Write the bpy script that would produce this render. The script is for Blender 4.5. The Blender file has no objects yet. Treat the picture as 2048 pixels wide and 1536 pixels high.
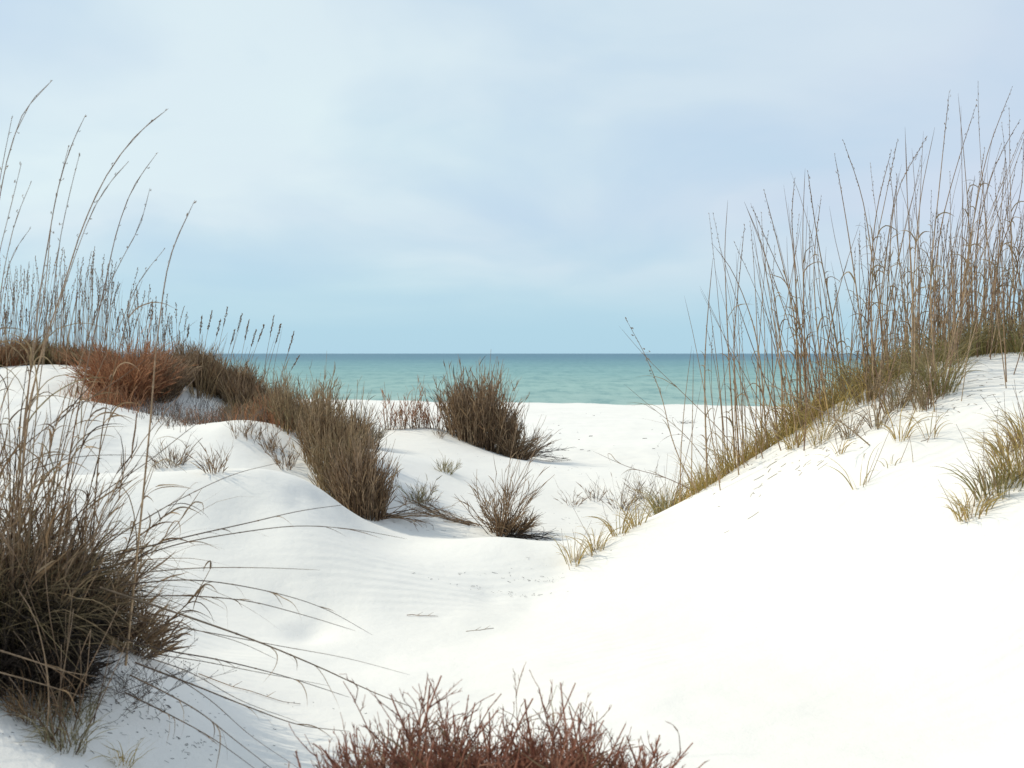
import bpy, math
import numpy as np
from mathutils import Vector

# ------------------------------------------------------------------ camera, sky, sun, exposure
scene = bpy.context.scene
C = scene.collection
EYE, F, CX, HZ = 1.6, 2276.0, 1024.0, 707.0
cam_d = bpy.data.cameras.new("camera"); cam = bpy.data.objects.new("camera", cam_d); C.objects.link(cam)
cam.location = (0, 0, EYE); cam.rotation_euler = (math.radians(90), 0, 0)
cam_d.sensor_width = 36; cam_d.lens = F * 36 / 2048; cam_d.shift_y = -(768 - HZ) / 2048
cam_d.clip_start = 0.05; cam_d.clip_end = 60000
cam_d.dof.use_dof = True; cam_d.dof.focus_distance = 8.6; cam_d.dof.aperture_fstop = 6.3
scene.camera = cam
SUN_EL, SUN_AZ = 42.0, -70.0            # degrees; azimuth clockwise from +Y (view direction)
el, az = math.radians(SUN_EL), math.radians(SUN_AZ)
to_sun = Vector((math.cos(el) * math.sin(az), math.cos(el) * math.cos(az), math.sin(el)))
sd = bpy.data.lights.new("sun", 'SUN'); so = bpy.data.objects.new("sun", sd); C.objects.link(so)
sd.energy = 3.1; sd.angle = math.radians(0.6); sd.color = (1.0, 0.925, 0.77)
so.rotation_euler = to_sun.to_track_quat('Z', 'Y').to_euler(); so.location = (-30, 0, 30)
scene.view_settings.view_transform = 'Standard'; scene.view_settings.look = 'None'
scene.view_settings.exposure = 0.0; scene.view_settings.gamma = 1.0
try: scene.view_settings.use_curve_mapping = False
except Exception: pass

def nodes(tree):
    tree.nodes.clear(); N = tree.nodes; L = tree.links
    def n(t, **kw):
        x = N.new(t)
        for k, v in kw.items():
            if k in ('operation', 'blend_type', 'data_type', 'noise_dimensions', 'interpolation', 'clamp', 'attribute_name', 'wave_type', 'bands_direction', 'feature', 'layer_name', 'use_clamp', 'sky_type'):
                setattr(x, k, v)
            else: x.inputs[k].default_value = v
        return x
    return n, L
def ramp(n, stops):
    r = n('ShaderNodeValToRGB'); e = r.color_ramp.elements
    while len(e) > 1: e.remove(e[-1])
    e[0].position = stops[0][0]; e[0].color = (*stops[0][1], 1)
    for p, c in stops[1:]:
        q = e.new(p); q.color = (*c, 1)
    return r
def lin(r, g, b):
    return tuple(((c / 255) / 12.92 if c / 255 < .04045 else ((c / 255 + .055) / 1.055) ** 2.4) for c in (r, g, b))

world = bpy.data.worlds.new("World"); scene.world = world; world.use_nodes = True
n, L = nodes(world.node_tree)
BG = 0.12
sky = n('ShaderNodeTexSky', sky_type='NISHITA'); sky.sun_disc = False
sky.sun_elevation = el; sky.sun_rotation = az; sky.air_density = 1.0; sky.dust_density = 1.5; sky.ozone_density = 1.5
tc = n('ShaderNodeTexCoord'); sx = n('ShaderNodeSeparateXYZ'); L.new(tc.outputs['Generated'], sx.inputs[0])
zz = n('ShaderNodeMath', operation='ADD'); zz.inputs[1].default_value = 0.22; L.new(sx.outputs[2], zz.inputs[0])
zm = n('ShaderNodeMath', operation='MAXIMUM'); zm.inputs[1].default_value = 0.1; L.new(zz.outputs[0], zm.inputs[0])
dv = n('ShaderNodeVectorMath', operation='DIVIDE'); cb = n('ShaderNodeCombineXYZ')
for i in range(3): L.new(zm.outputs[0], cb.inputs[i])
L.new(tc.outputs['Generated'], dv.inputs[0]); L.new(cb.outputs[0], dv.inputs[1])
mp = n('ShaderNodeMapping'); mp.inputs['Scale'].default_value = (1.0, 0.8, 0.0); mp.inputs['Location'].default_value = (3.3, 1.7, 0); L.new(dv.outputs[0], mp.inputs[0])
n1 = n('ShaderNodeTexNoise', Scale=1.25, Detail=5.0, Roughness=0.48, Distortion=0.35); L.new(mp.outputs[0], n1.inputs['Vector'])
mp2 = n('ShaderNodeMapping'); mp2.inputs['Scale'].default_value = (0.8, 0.9, 0.0); mp2.inputs['Location'].default_value = (8.1, 5.2, 0); L.new(dv.outputs[0], mp2.inputs[0])
n2 = n('ShaderNodeTexNoise', Scale=1.0, Detail=4.0, Roughness=0.45, Distortion=0.3); L.new(mp2.outputs[0], n2.inputs['Vector'])
# thin veil of cloud: bright white-blue patches and greyer lavender patches over the blue
vr = ramp(n, [(0.36, lin(203, 223, 241)), (0.48, lin(211, 232, 242)), (0.62, lin(226, 243, 247))]); L.new(n1.outputs[0], vr.inputs[0])
vr2 = ramp(n, [(0.40, (0, 0, 0)), (0.66, (1, 1, 1))]); L.new(n2.outputs[0], vr2.inputs[0])
mlav = n('ShaderNodeMix', data_type='RGBA'); mlav.inputs[7].default_value = (*lin(207, 217, 239), 1); L.new(vr.outputs[0], mlav.inputs[6])
lf = n('ShaderNodeMath', operation='MULTIPLY'); lf.inputs[1].default_value = 0.28; L.new(vr2.outputs[0], lf.inputs[0]); xr = n('ShaderNodeMapRange'); xr.inputs['From Min'].default_value = -0.1; xr.inputs['From Max'].default_value = 0.5; xr.inputs['To Min'].default_value = 0.0; xr.inputs['To Max'].default_value = 0.6; L.new(sx.outputs[0], xr.inputs['Value'])
la = n('ShaderNodeMath', operation='ADD', use_clamp=True); L.new(lf.outputs[0], la.inputs[0]); L.new(xr.outputs[0], la.inputs[1]); L.new(la.outputs[0], mlav.inputs[0])
# clear band towards the horizon
hr = ramp(n, [(0.0, lin(181, 218, 236)), (0.10, lin(181, 219, 236)), (0.5, lin(185, 218, 238)), (1.0, lin(170, 205, 236))]); L.new(sx.outputs[2], hr.inputs[0])
hm = n('ShaderNodeMapRange'); hm.inputs['From Min'].default_value = 0.02; hm.inputs['From Max'].default_value = 0.12; L.new(sx.outputs[2], hm.inputs['Value'])
nn = n('ShaderNodeMath', operation='ADD', use_clamp=True)
nm = n('ShaderNodeMath', operation='MULTIPLY_ADD'); nm.inputs[1].default_value = 2.0; nm.inputs[2].default_value = -1.0; L.new(n1.outputs[0], nm.inputs[0])
nf = n('ShaderNodeMath', operation='MULTIPLY'); L.new(nm.outputs[0], nf.inputs[0]); L.new(hm.outputs[0], nf.inputs[1])
L.new(hm.outputs[0], nn.inputs[0]); L.new(nf.outputs[0], nn.inputs[1])
mh = n('ShaderNodeMix', data_type='RGBA'); L.new(nn.outputs[0], mh.inputs[0]); L.new(hr.outputs[0], mh.inputs[6]); L.new(mlav.outputs[2], mh.inputs[7])
sc_ = n('ShaderNodeVectorMath', operation='SCALE'); sc_.inputs['Scale'].default_value = 1 / BG; L.new(mh.outputs[2], sc_.inputs[0])
ms = n('ShaderNodeMix', data_type='RGBA'); ms.inputs[0].default_value = 0.93; L.new(sky.outputs[0], ms.inputs[6]); L.new(sc_.outputs[0], ms.inputs[7])
bg = n('ShaderNodeBackground', Strength=BG); L.new(ms.outputs[2], bg.inputs[0])
wo = n('ShaderNodeOutputWorld'); L.new(bg.outputs[0], wo.inputs[0])

# ------------------------------------------------------------------ the lie of the land
rng = np.random.default_rng(7)
PTS = [  # (pixel x, pixel y, distance): points of the surface, each at its own distance
 (1024,1536,3.7),(1500,1536,3.5),(2048,1536,3.2),(600,1536,3.7),(300,1536,3.6),
 (2048,1200,4.5),(1700,1300,4.6),(1400,1300,5),(1400,1150,6.2),(1400,1050,7),(1250,1180,6.4),
 (1105,1180,6.9),(1250,1082,7.2),(1400,990,7.6),(1530,893,7.8),(1600,860,7.9),(1700,790,8),(1800,750,8.1),(1900,725,8.2),(2048,699,8.2),(2300,690,8.2),(2600,690,8.2),
 (1700,860,7.1),(1700,900,6.6),(1700,1000,6.0),(1700,1150,5.3),(1900,850,6.5),(1900,900,6.2),(2048,790,6.8),(1900,1040,5.2),(2048,980,5.2),(2300,900,5.2),(2400,1200,4.2),(1550,960,7.1),
 (1100,1250,6.0),(1000,1400,4.7),(900,1200,6.5),(800,1100,7.4),(600,1200,6.2),(600,1400,4.6),(400,1200,6),(400,1300,5),(300,1100,6.6),(500,1080,7),
 (1000,1068,7.6),(1075,1095,8.0),(1080,1050,8.9),(1040,1140,7.1),(950,1118,7.2),(890,1078,7.8),(850,1040,8.7),(830,960,9.8),(830,920,10.5),(920,1000,9.5),(1000,950,11),(1150,1000,10.3),(1250,960,11),(1150,930,12.5),(1300,900,14),
 (870,856,13),(950,885,13),(1040,918,13),(800,868,12.8),(740,890,12),
 (130,952,7.2),(300,947,7.3),(440,948,7.4),(560,945,7.5),(650,972,7.7),(640,1036,7.3),(700,1058,7.5),(600,1082,6.75),(700,1085,7.0),(450,1010,7.0),(560,925,9.15),(520,935,8.85),(585,1000,7.2),(720,1040,8.0),(555,1008,7.05),(400,1030,6.8),(200,1100,6.0),(100,1200,5),
 (500,915,8.95),(400,925,8.85),(330,928,8.8),(430,852,9.6),(540,872,9.4),(575,905,9.25),(200,812,10),(350,852,9.8),(475,843,9.5),(650,930,9),
 (50,870,8.7),(50,780,10.5),(0,738,12),(130,730,12),(190,747,11.8),(225,812,10.8),(300,790,11.5),(400,780,12),(520,845,11.5),(450,812,11.8),(600,880,11),(400,840,10.8),
 (250,1290,4),(100,1400,3.7),(0,1300,3.9),(0,1450,3.4),(400,1420,4.2),(-300,1200,4),(-300,950,7.2),(-400,738,12),(-400,800,10),(-800,738,12),
]
RAW = [  # (pixel x, distance, height)
 (1400,8.7,.40),(1250,8.4,.27),(1530,9.2,.58),(1700,9.8,.9),(1900,10.2,1.1),(2048,10.5,1.2),(2400,10.5,1.2),(1400,12,.36),(1700,13,.5),(2048,13,.8),(2500,13,.8),
 (130,8.3,.70),(440,8.3,.60),(600,8.5,.50),(300,8.3,.62),
 (0,14.5,1.15),(-500,14.5,1.1),(300,14,.98),(500,14,.72),(650,14,.58),(900,15.5,.40),(1040,15.5,.36),(0,19,.5),(300,19,.42),(2048,18,.35),(1024,2.2,.22),(1800,2.2,.5),(2600,2.2,.9),(200,2.2,.35),(-600,2.2,.7),
]
BY = np.array([-400, -40, 0, 4, 8, 14, 20, 27, 35, 50, 57, 61.5, 66, 75, 120, 400, 2000.])
BZ = np.array([1.5, .6, .2, .2, .28, .38, .25, 0.0, -.29, -.72, -.90, -1.04, -1.25, -1.6, -3, -8, -12.])
def smooth_base(x, y):
    y2 = y + 0.37 * np.clip(x, -60, 60) * np.clip((y - 30) / 30, 0, 1) * 1.0      # the shoreline runs slightly away to the left
    a = np.interp(y2, BY, BZ); b = np.interp(y2 - 1.5, BY, BZ); c = np.interp(y2 + 1.5, BY, BZ)
    return (a + b + c) / 3
cx_, cy_, cz_ = [], [], []
for px, py, D in PTS:
    cx_.append((px - CX) / F * D); cy_.append(D); cz_.append(EYE - (py - HZ) / F * D)
for px, D, z in RAW:
    cx_.append((px - CX) / F * D); cy_.append(D); cz_.append(z)
cx_, cy_, cz_ = map(np.array, (cx_, cy_, cz_))
RAD = 5.0
def kern(r):
    q = np.clip(r / RAD, 0, 1); return (1 - q) ** 4 * (4 * q + 1)
K = kern(np.hypot(cx_[:, None] - cx_, cy_[:, None] - cy_)) + 0.004 * np.eye(len(cx_))
WT = np.linalg.solve(K, cz_ - smooth_base(cx_, cy_))
_w = np.random.default_rng(3)
WAVES = [(A * _w.uniform(.6, 1.2), 2 * math.pi / (lam * _w.uniform(.8, 1.25)), _w.uniform(0, 2 * math.pi), _w.uniform(0, 6.28)) for A, lam in
         [(.007, 2.4)] * 4 + [(.0035, 1.1)] * 5 + [(.0016, .5)] * 6 + [(.0008, .24)] * 6]
def H(x, y):
    x = np.asarray(x, float); y = np.asarray(y, float); shp = np.broadcast(x, y).shape
    x = np.broadcast_to(x, shp).ravel(); y = np.broadcast_to(y, shp).ravel()
    z = smooth_base(x, y)
    m = (y > -4) & (y < 25) & (np.abs(x) < 16)
    if m.any():
        xm, ym = x[m], y[m]; acc = np.zeros(len(xm))
        for i in range(0, len(xm), 20000):
            s = slice(i, i + 20000)
            acc[s] = kern(np.hypot(xm[s, None] - cx_, ym[s, None] - cy_)) @ WT
        z[m] += acc
    far = np.clip((55 - y) / 20, 0, 1)
    amp = 0.45 + 0.75 * (0.5 + 0.5 * np.sin(x * .9 + 1.3 * np.sin(y * .5))) ** 2
    for A, k, th, ph in WAVES:
        z += A * far * amp * np.sin(k * (x * math.cos(th) + y * math.sin(th)) + ph + .6 * np.sin(.7 * k * (y * math.cos(th) - x * math.sin(th))))
    # broad low dunes away from the part the photograph shows
    out = np.clip((np.abs(x) - 9) / 8, 0, 1) * np.clip((30 - y) / 10, 0, 1)
    z += out * (.45 + .35 * np.sin(x * .21 + 1) * np.cos(y * .17) + .2 * np.sin(x * .5 + y * .4))
    z += np.clip((-4 - y) / 6, 0, 1) * .5 * (1 + np.sin(x * .25) * np.sin(y * .2 + 1))
    z += .02 * np.clip((y - 14) / 6, 0, 1) * np.clip((54 - y) / 6, 0, 1) * np.sin(x * .8 + 2 * np.sin(y * .21))
    z += .035 * np.clip((y - 44) / 8, 0, 1) * np.clip((75 - y) / 8, 0, 1) * (np.sin(x * 1.1 + 2 * np.sin(y * .3)) * np.sin(x * .37 + y * .2) + .6 * np.sin(x * 2.9 + y))
    return z.reshape(shp)
_ys = np.concatenate([np.arange(1.5, 20, .02), np.arange(20, 90, .2)])
def hit(px, py, dmin=1.5, dmax=90):
    ys = _ys[(_ys >= dmin) & (_ys <= dmax)]
    x = (px - CX) / F * ys; zr = EYE - (py - HZ) / F * ys
    d = zr - H(x, ys); i = np.argmax(d <= 0)
    if d[i] > 0: i = int(np.argmin(d))
    return np.array([x[i], ys[i], H(x[i], ys[i]).item()])
def at(px, D):
    x = (px - CX) / F * D; return np.array([x, D, H(x, D).item()])
def P3(px, py, D): return np.array([(px - CX) / F * D, D, EYE - (py - HZ) / F * D])

# ------------------------------------------------------------------ materials
def sand_material():
    m = bpy.data.materials.new("white_sand"); m.use_nodes = True; n, L = nodes(m.node_tree)
    g = n('ShaderNodeNewGeometry')
    a = n('ShaderNodeTexNoise', Scale=0.7, Detail=4.0, Roughness=.55); L.new(g.outputs['Position'], a.inputs['Vector'])
    cr = ramp(n, [(.3, (.735, .713, .668)), (.7, (.785, .763, .718))]); L.new(a.outputs[0], cr.inputs[0])
    fl = n('ShaderNodeTexNoise', Scale=38.0, Detail=3.0, Roughness=.6); L.new(g.outputs['Position'], fl.inputs['Vector'])
    fr = ramp(n, [(.70, (1, 1, 1)), (.80, (.72, .69, .64))]); L.new(fl.outputs[0], fr.inputs[0])
    mx = n('ShaderNodeMix', data_type='RGBA', blend_type='MULTIPLY'); mx.inputs[0].default_value = .55
    L.new(cr.outputs[0], mx.inputs[6]); L.new(fr.outputs[0], mx.inputs[7])
    sz = n('ShaderNodeSeparateXYZ'); L.new(g.outputs['Position'], sz.inputs[0]); wr = n('ShaderNodeMapRange'); wr.inputs['From Min'].default_value = -1.045; wr.inputs['From Max'].default_value = -1.0; wr.inputs['To Min'].default_value = .62; L.new(sz.outputs[2], wr.inputs['Value'])
    wsc = n('ShaderNodeVectorMath', operation='SCALE'); L.new(mx.outputs[2], wsc.inputs[0]); L.new(wr.outputs[0], wsc.inputs['Scale'])
    # relief: grain, soft dimples, wind ripples in patches
    gr = n('ShaderNodeTexNoise', Scale=160.0, Detail=2.0); L.new(g.outputs['Position'], gr.inputs['Vector'])
    dm = n('ShaderNodeTexNoise', Scale=5.5, Detail=4.0, Roughness=.6); L.new(g.outputs['Position'], dm.inputs['Vector'])
    mp = n('ShaderNodeMapping'); mp.inputs['Rotation'].default_value = (0, 0, math.radians(72)); L.new(g.outputs['Position'], mp.inputs[0])
    wv = n('ShaderNodeTexWave', Scale=3.6, Distortion=3.0, Detail=2.0); wv.inputs['Detail Scale'].default_value = .6; L.new(mp.outputs[0], wv.inputs['Vector'])
    mk = n('ShaderNodeTexNoise', Scale=.55, Detail=1.0); L.new(g.outputs['Position'], mk.inputs['Vector'])
    mr = ramp(n, [(.48, (0, 0, 0)), (.62, (1, 1, 1))]); L.new(mk.outputs[0], mr.inputs[0])
    wm = n('ShaderNodeMath', operation='MULTIPLY'); L.new(wv.outputs[1], wm.inputs[0]); L.new(mr.outputs[0], wm.inputs[1])
    b1 = n('ShaderNodeBump', Strength=.35, Distance=.004); L.new(gr.outputs[0], b1.inputs['Height'])
    b2 = n('ShaderNodeBump', Strength=.4, Distance=.026); L.new(dm.outputs[0], b2.inputs['Height']); L.new(b1.outputs[0], b2.inputs['Normal'])
    b3 = n('ShaderNodeBump', Strength=.35, Distance=.008); L.new(wm.outputs[0], b3.inputs['Height']); L.new(b2.outputs[0], b3.inputs['Normal'])
    p = n('ShaderNodeBsdfPrincipled', Roughness=.95); p.inputs['Specular IOR Level'].default_value = .15
    L.new(wsc.outputs[0], p.inputs['Base Color']); L.new(b3.outputs[0], p.inputs['Normal'])
    o = n('ShaderNodeOutputMaterial'); L.new(p.outputs[0], o.inputs[0]); return m
def sea_material():
    m = bpy.data.materials.new("sea_water"); m.use_nodes = True; n, L = nodes(m.node_tree)
    g = n('ShaderNodeNewGeometry'); s = n('ShaderNodeSeparateXYZ'); L.new(g.outputs['Position'], s.inputs[0])
    # water colour by distance offshore (shallow sand bottom shows green, deep water blue)
    lg = n('ShaderNodeMath', operation='LOGARITHM'); lg.inputs[1].default_value = 10; L.new(s.outputs[1], lg.inputs[0])
    ad = n('ShaderNodeTexNoise', Scale=.02, Detail=3.0); L.new(g.outputs['Position'], ad.inputs['Vector'])
    am = n('ShaderNodeMath', operation='MULTIPLY_ADD'); am.inputs[1].default_value = .25; am.inputs[2].default_value = -.125; L.new(ad.outputs[0], am.inputs[0])
    s2 = n('ShaderNodeMath', operation='ADD'); L.new(lg.outputs[0], s2.inputs[0]); L.new(am.outputs[0], s2.inputs[1])
    mr = n('ShaderNodeMapRange'); mr.inputs['From Min'].default_value = 1.7; mr.inputs['From Max'].default_value = 4.0; L.new(s2.outputs[0], mr.inputs['Value'])
    tg = [(0, (166, 206, 198)), (.12, (152, 200, 194)), (.22, (134, 188, 188)), (.34, (114, 171, 180)), (.46, (92, 148, 168)), (.65, (84, 137, 162)), (1, (88, 141, 166))]
    cr = ramp(n, [(p_, tuple(a / b for a, b in zip(lin(*c_), (1.30, 1.48, 1.52)))) for p_, c_ in tg])
    L.new(mr.outputs[0], cr.inputs[0])
    mp = n('ShaderNodeMapping'); mp.inputs['Scale'].default_value = (.30, 1.0, 1); L.new(g.outputs['Position'], mp.inputs[0])
    w1 = n('ShaderNodeTexNoise', Scale=1.3, Detail=5.0, Roughness=.6); L.new(mp.outputs[0], w1.inputs['Vector'])
    mp2 = n('ShaderNodeMapping'); mp2.inputs['Scale'].default_value = (.02, .07, 1); L.new(g.outputs['Position'], mp2.inputs[0])
    w2 = n('ShaderNodeTexNoise', Scale=1.0, Detail=6.0, Roughness=.7); L.new(mp2.outputs[0], w2.inputs['Vector'])
    r2 = ramp(n, [(.35, (.86, .90, .92)), (.65, (1.08, 1.06, 1.05))]); L.new(w2.outputs[0], r2.inputs[0])
    mx = n('ShaderNodeMix', data_type='RGBA', blend_type='MULTIPLY'); mx.inputs[0].default_value = 1; L.new(cr.outputs[0], mx.inputs[6]); L.new(r2.outputs[0], mx.inputs[7])
    mp3 = n('ShaderNodeMapping'); mp3.inputs['Scale'].default_value = (.55, .12, 1); L.new(g.outputs['Position'], mp3.inputs[0])
    w3 = n('ShaderNodeTexNoise', Scale=1.0, Detail=5.0, Roughness=.75); L.new(mp3.outputs[0], w3.inputs['Vector'])
    r3 = ramp(n, [(.38, (.66, .76, .80)), (.5, (1, 1, 1)), (.62, (1.14, 1.08, 1.08))]); L.new(w3.outputs[0], r3.inputs[0])  # light and dark of the wave faces painted into the water colour
    mx3 = n('ShaderNodeMix', data_type='RGBA', blend_type='MULTIPLY'); mx3.inputs[0].default_value = 1; L.new(mx.outputs[2], mx3.inputs[6]); L.new(r3.outputs[0], mx3.inputs[7]); mx = mx3
    b = n('ShaderNodeBump', Strength=1.0, Distance=.25); L.new(w1.outputs[0], b.inputs['Height'])
    p = n('ShaderNodeBsdfPrincipled', Roughness=.45); p.inputs['Specular IOR Level'].default_value = .12
    L.new(mx.outputs[2], p.inputs['Base Color']); L.new(b.outputs[0], p.inputs['Normal'])
    o = n('ShaderNodeOutputMaterial'); L.new(p.outputs[0], o.inputs[0]); return m
MATS = {}
def plant_material(name, stops, tip=None, trans=.25, rough=.7):
    """per-strand colour variety (attribute 'strand': r = random per strand, g = position root to tip)"""
    m = bpy.data.materials.new(name); m.use_nodes = True; n, L = nodes(m.node_tree)
    a = n('ShaderNodeAttribute', attribute_name='strand'); s = n('ShaderNodeSeparateColor'); L.new(a.outputs['Color'], s.inputs[0])
    k = len(stops); cr = ramp(n, [(i / max(1, k - 1), c) for i, c in enumerate(stops)]); L.new(s.outputs[0], cr.inputs[0])
    g = n('ShaderNodeNewGeometry'); nz = n('ShaderNodeTexNoise', Scale=45.0, Detail=2.0); L.new(g.outputs['Position'], nz.inputs['Vector'])
    nr = ramp(n, [(.3, (.72, .70, .68)), (.7, (1.25, 1.22, 1.2))]); L.new(nz.outputs[0], nr.inputs[0])
    col = cr.outputs[0]
    if tip:
        mt = n('ShaderNodeMix', data_type='RGBA'); mt.inputs[7].default_value = (*tip, 1); L.new(col, mt.inputs[6])
        pw = n('ShaderNodeMath', operation='POWER'); pw.inputs[1].default_value = 2.4; L.new(s.outputs[1], pw.inputs[0]); L.new(pw.outputs[0], mt.inputs[0]); col = mt.outputs[2]
    mx = n('ShaderNodeMix', data_type='RGBA', blend_type='MULTIPLY'); mx.inputs[0].default_value = 1; L.new(col, mx.inputs[6]); L.new(nr.outputs[0], mx.inputs[7])
    p = n('ShaderNodeBsdfPrincipled', Roughness=rough); p.inputs['Specular IOR Level'].default_value = .25; L.new(mx.outputs[2], p.inputs['Base Color'])
    t = n('ShaderNodeBsdfTranslucent'); L.new(mx.outputs[2], t.inputs[0])
    ms = n('ShaderNodeMixShader'); ms.inputs[0].default_value = trans; L.new(p.outputs[0], ms.inputs[1]); L.new(t.outputs[0], ms.inputs[2])
    o = n('ShaderNodeOutputMaterial'); L.new(ms.outputs[0], o.inputs[0]); MATS[name] = m; return m
plant_material("straw_stalk", [(.30, .19, .11), (.40, .29, .18), (.20, .12, .08), (.46, .33, .20), (.26, .20, .13)], tip=(.16, .115, .095), trans=.05)
plant_material("straw_leaf", [(0.255, 0.178, 0.102), (0.306, 0.238, 0.145), (0.187, 0.128, 0.076), (0.255, 0.212, 0.119)], trans=.3)
plant_material("seed_head", [(.20, .145, .10), (.32, .23, .16), (.13, .09, .065)], trans=.15)
plant_material("golden_grass", [(.48, .33, .10), (.24, .20, .06), (.52, .38, .15), (.30, .25, .08), (.42, .28, .10)], tip=(.50, .38, .17), trans=.35)
plant_material("green_grass", [(.16, .165, .05), (.30, .26, .09), (.10, .105, .035), (.38, .31, .16), (.20, .18, .075)], tip=(.38, .30, .18), trans=.3)
plant_material("grey_green_grass", [(.20, .19, .10), (.28, .25, .15), (.16, .14, .08), (.34, .30, .20)], tip=(.36, .31, .22), trans=.3)
plant_material("brown_stem", [(.045, .028, .018), (.16, .098, .055), (.31, .21, .13), (.07, .042, .027), (.42, .31, .20), (.20, .12, .068)], tip=(.32, .235, .165), trans=.06)
plant_material("brown_leaf", [(.12, .07, .038), (.30, .20, .11), (.06, .037, .024), (.44, .32, .20), (.20, .125, .065)], trans=.2)
plant_material("olive_stem", [(.06, .04, .02), (.23, .16, .08), (.38, .28, .15), (.08, .053, .028), (.46, .34, .20), (.19, .125, .06)], tip=(.34, .25, .155), trans=.08)
plant_material("rust_stem", [(.40, .155, .065), (.14, .05, .026), (.50, .235, .11), (.28, .095, .045), (.52, .32, .17)], tip=(.46, .25, .14), trans=.2)
plant_material("red_twig", [(.17, .05, .03), (.28, .10, .06), (.05, .018, .013), (.36, .19, .12), (.11, .035, .022), (.26, .15, .09)], tip=(.32, .14, .09), trans=.04)
plant_material("tangle_leaf", [(0.028, 0.022, 0.012), (0.124, 0.099, 0.046), (0.043, 0.034, 0.017), (0.260, 0.211, 0.118), (0.068, 0.053, 0.028), (0.186, 0.149, 0.074)], tip=(0.210, 0.161, 0.098), trans=.2)
plant_material("reclining_stem", [(.075, .05, .035), (.13, .09, .06), (.18, .13, .085)], trans=.02)
plant_material("grey_twig", [(0.112, 0.086, 0.071), (0.165, 0.135, 0.112), (0.083, 0.064, 0.053), (0.203, 0.165, 0.135)], tip=(0.180, 0.143, 0.120), trans=.08)
plant_material("dark_twig", [(0.022, 0.017, 0.014), (0.036, 0.026, 0.020), (0.048, 0.036, 0.028)], trans=.05)
SAND, SEA = sand_material(), sea_material()

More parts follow.
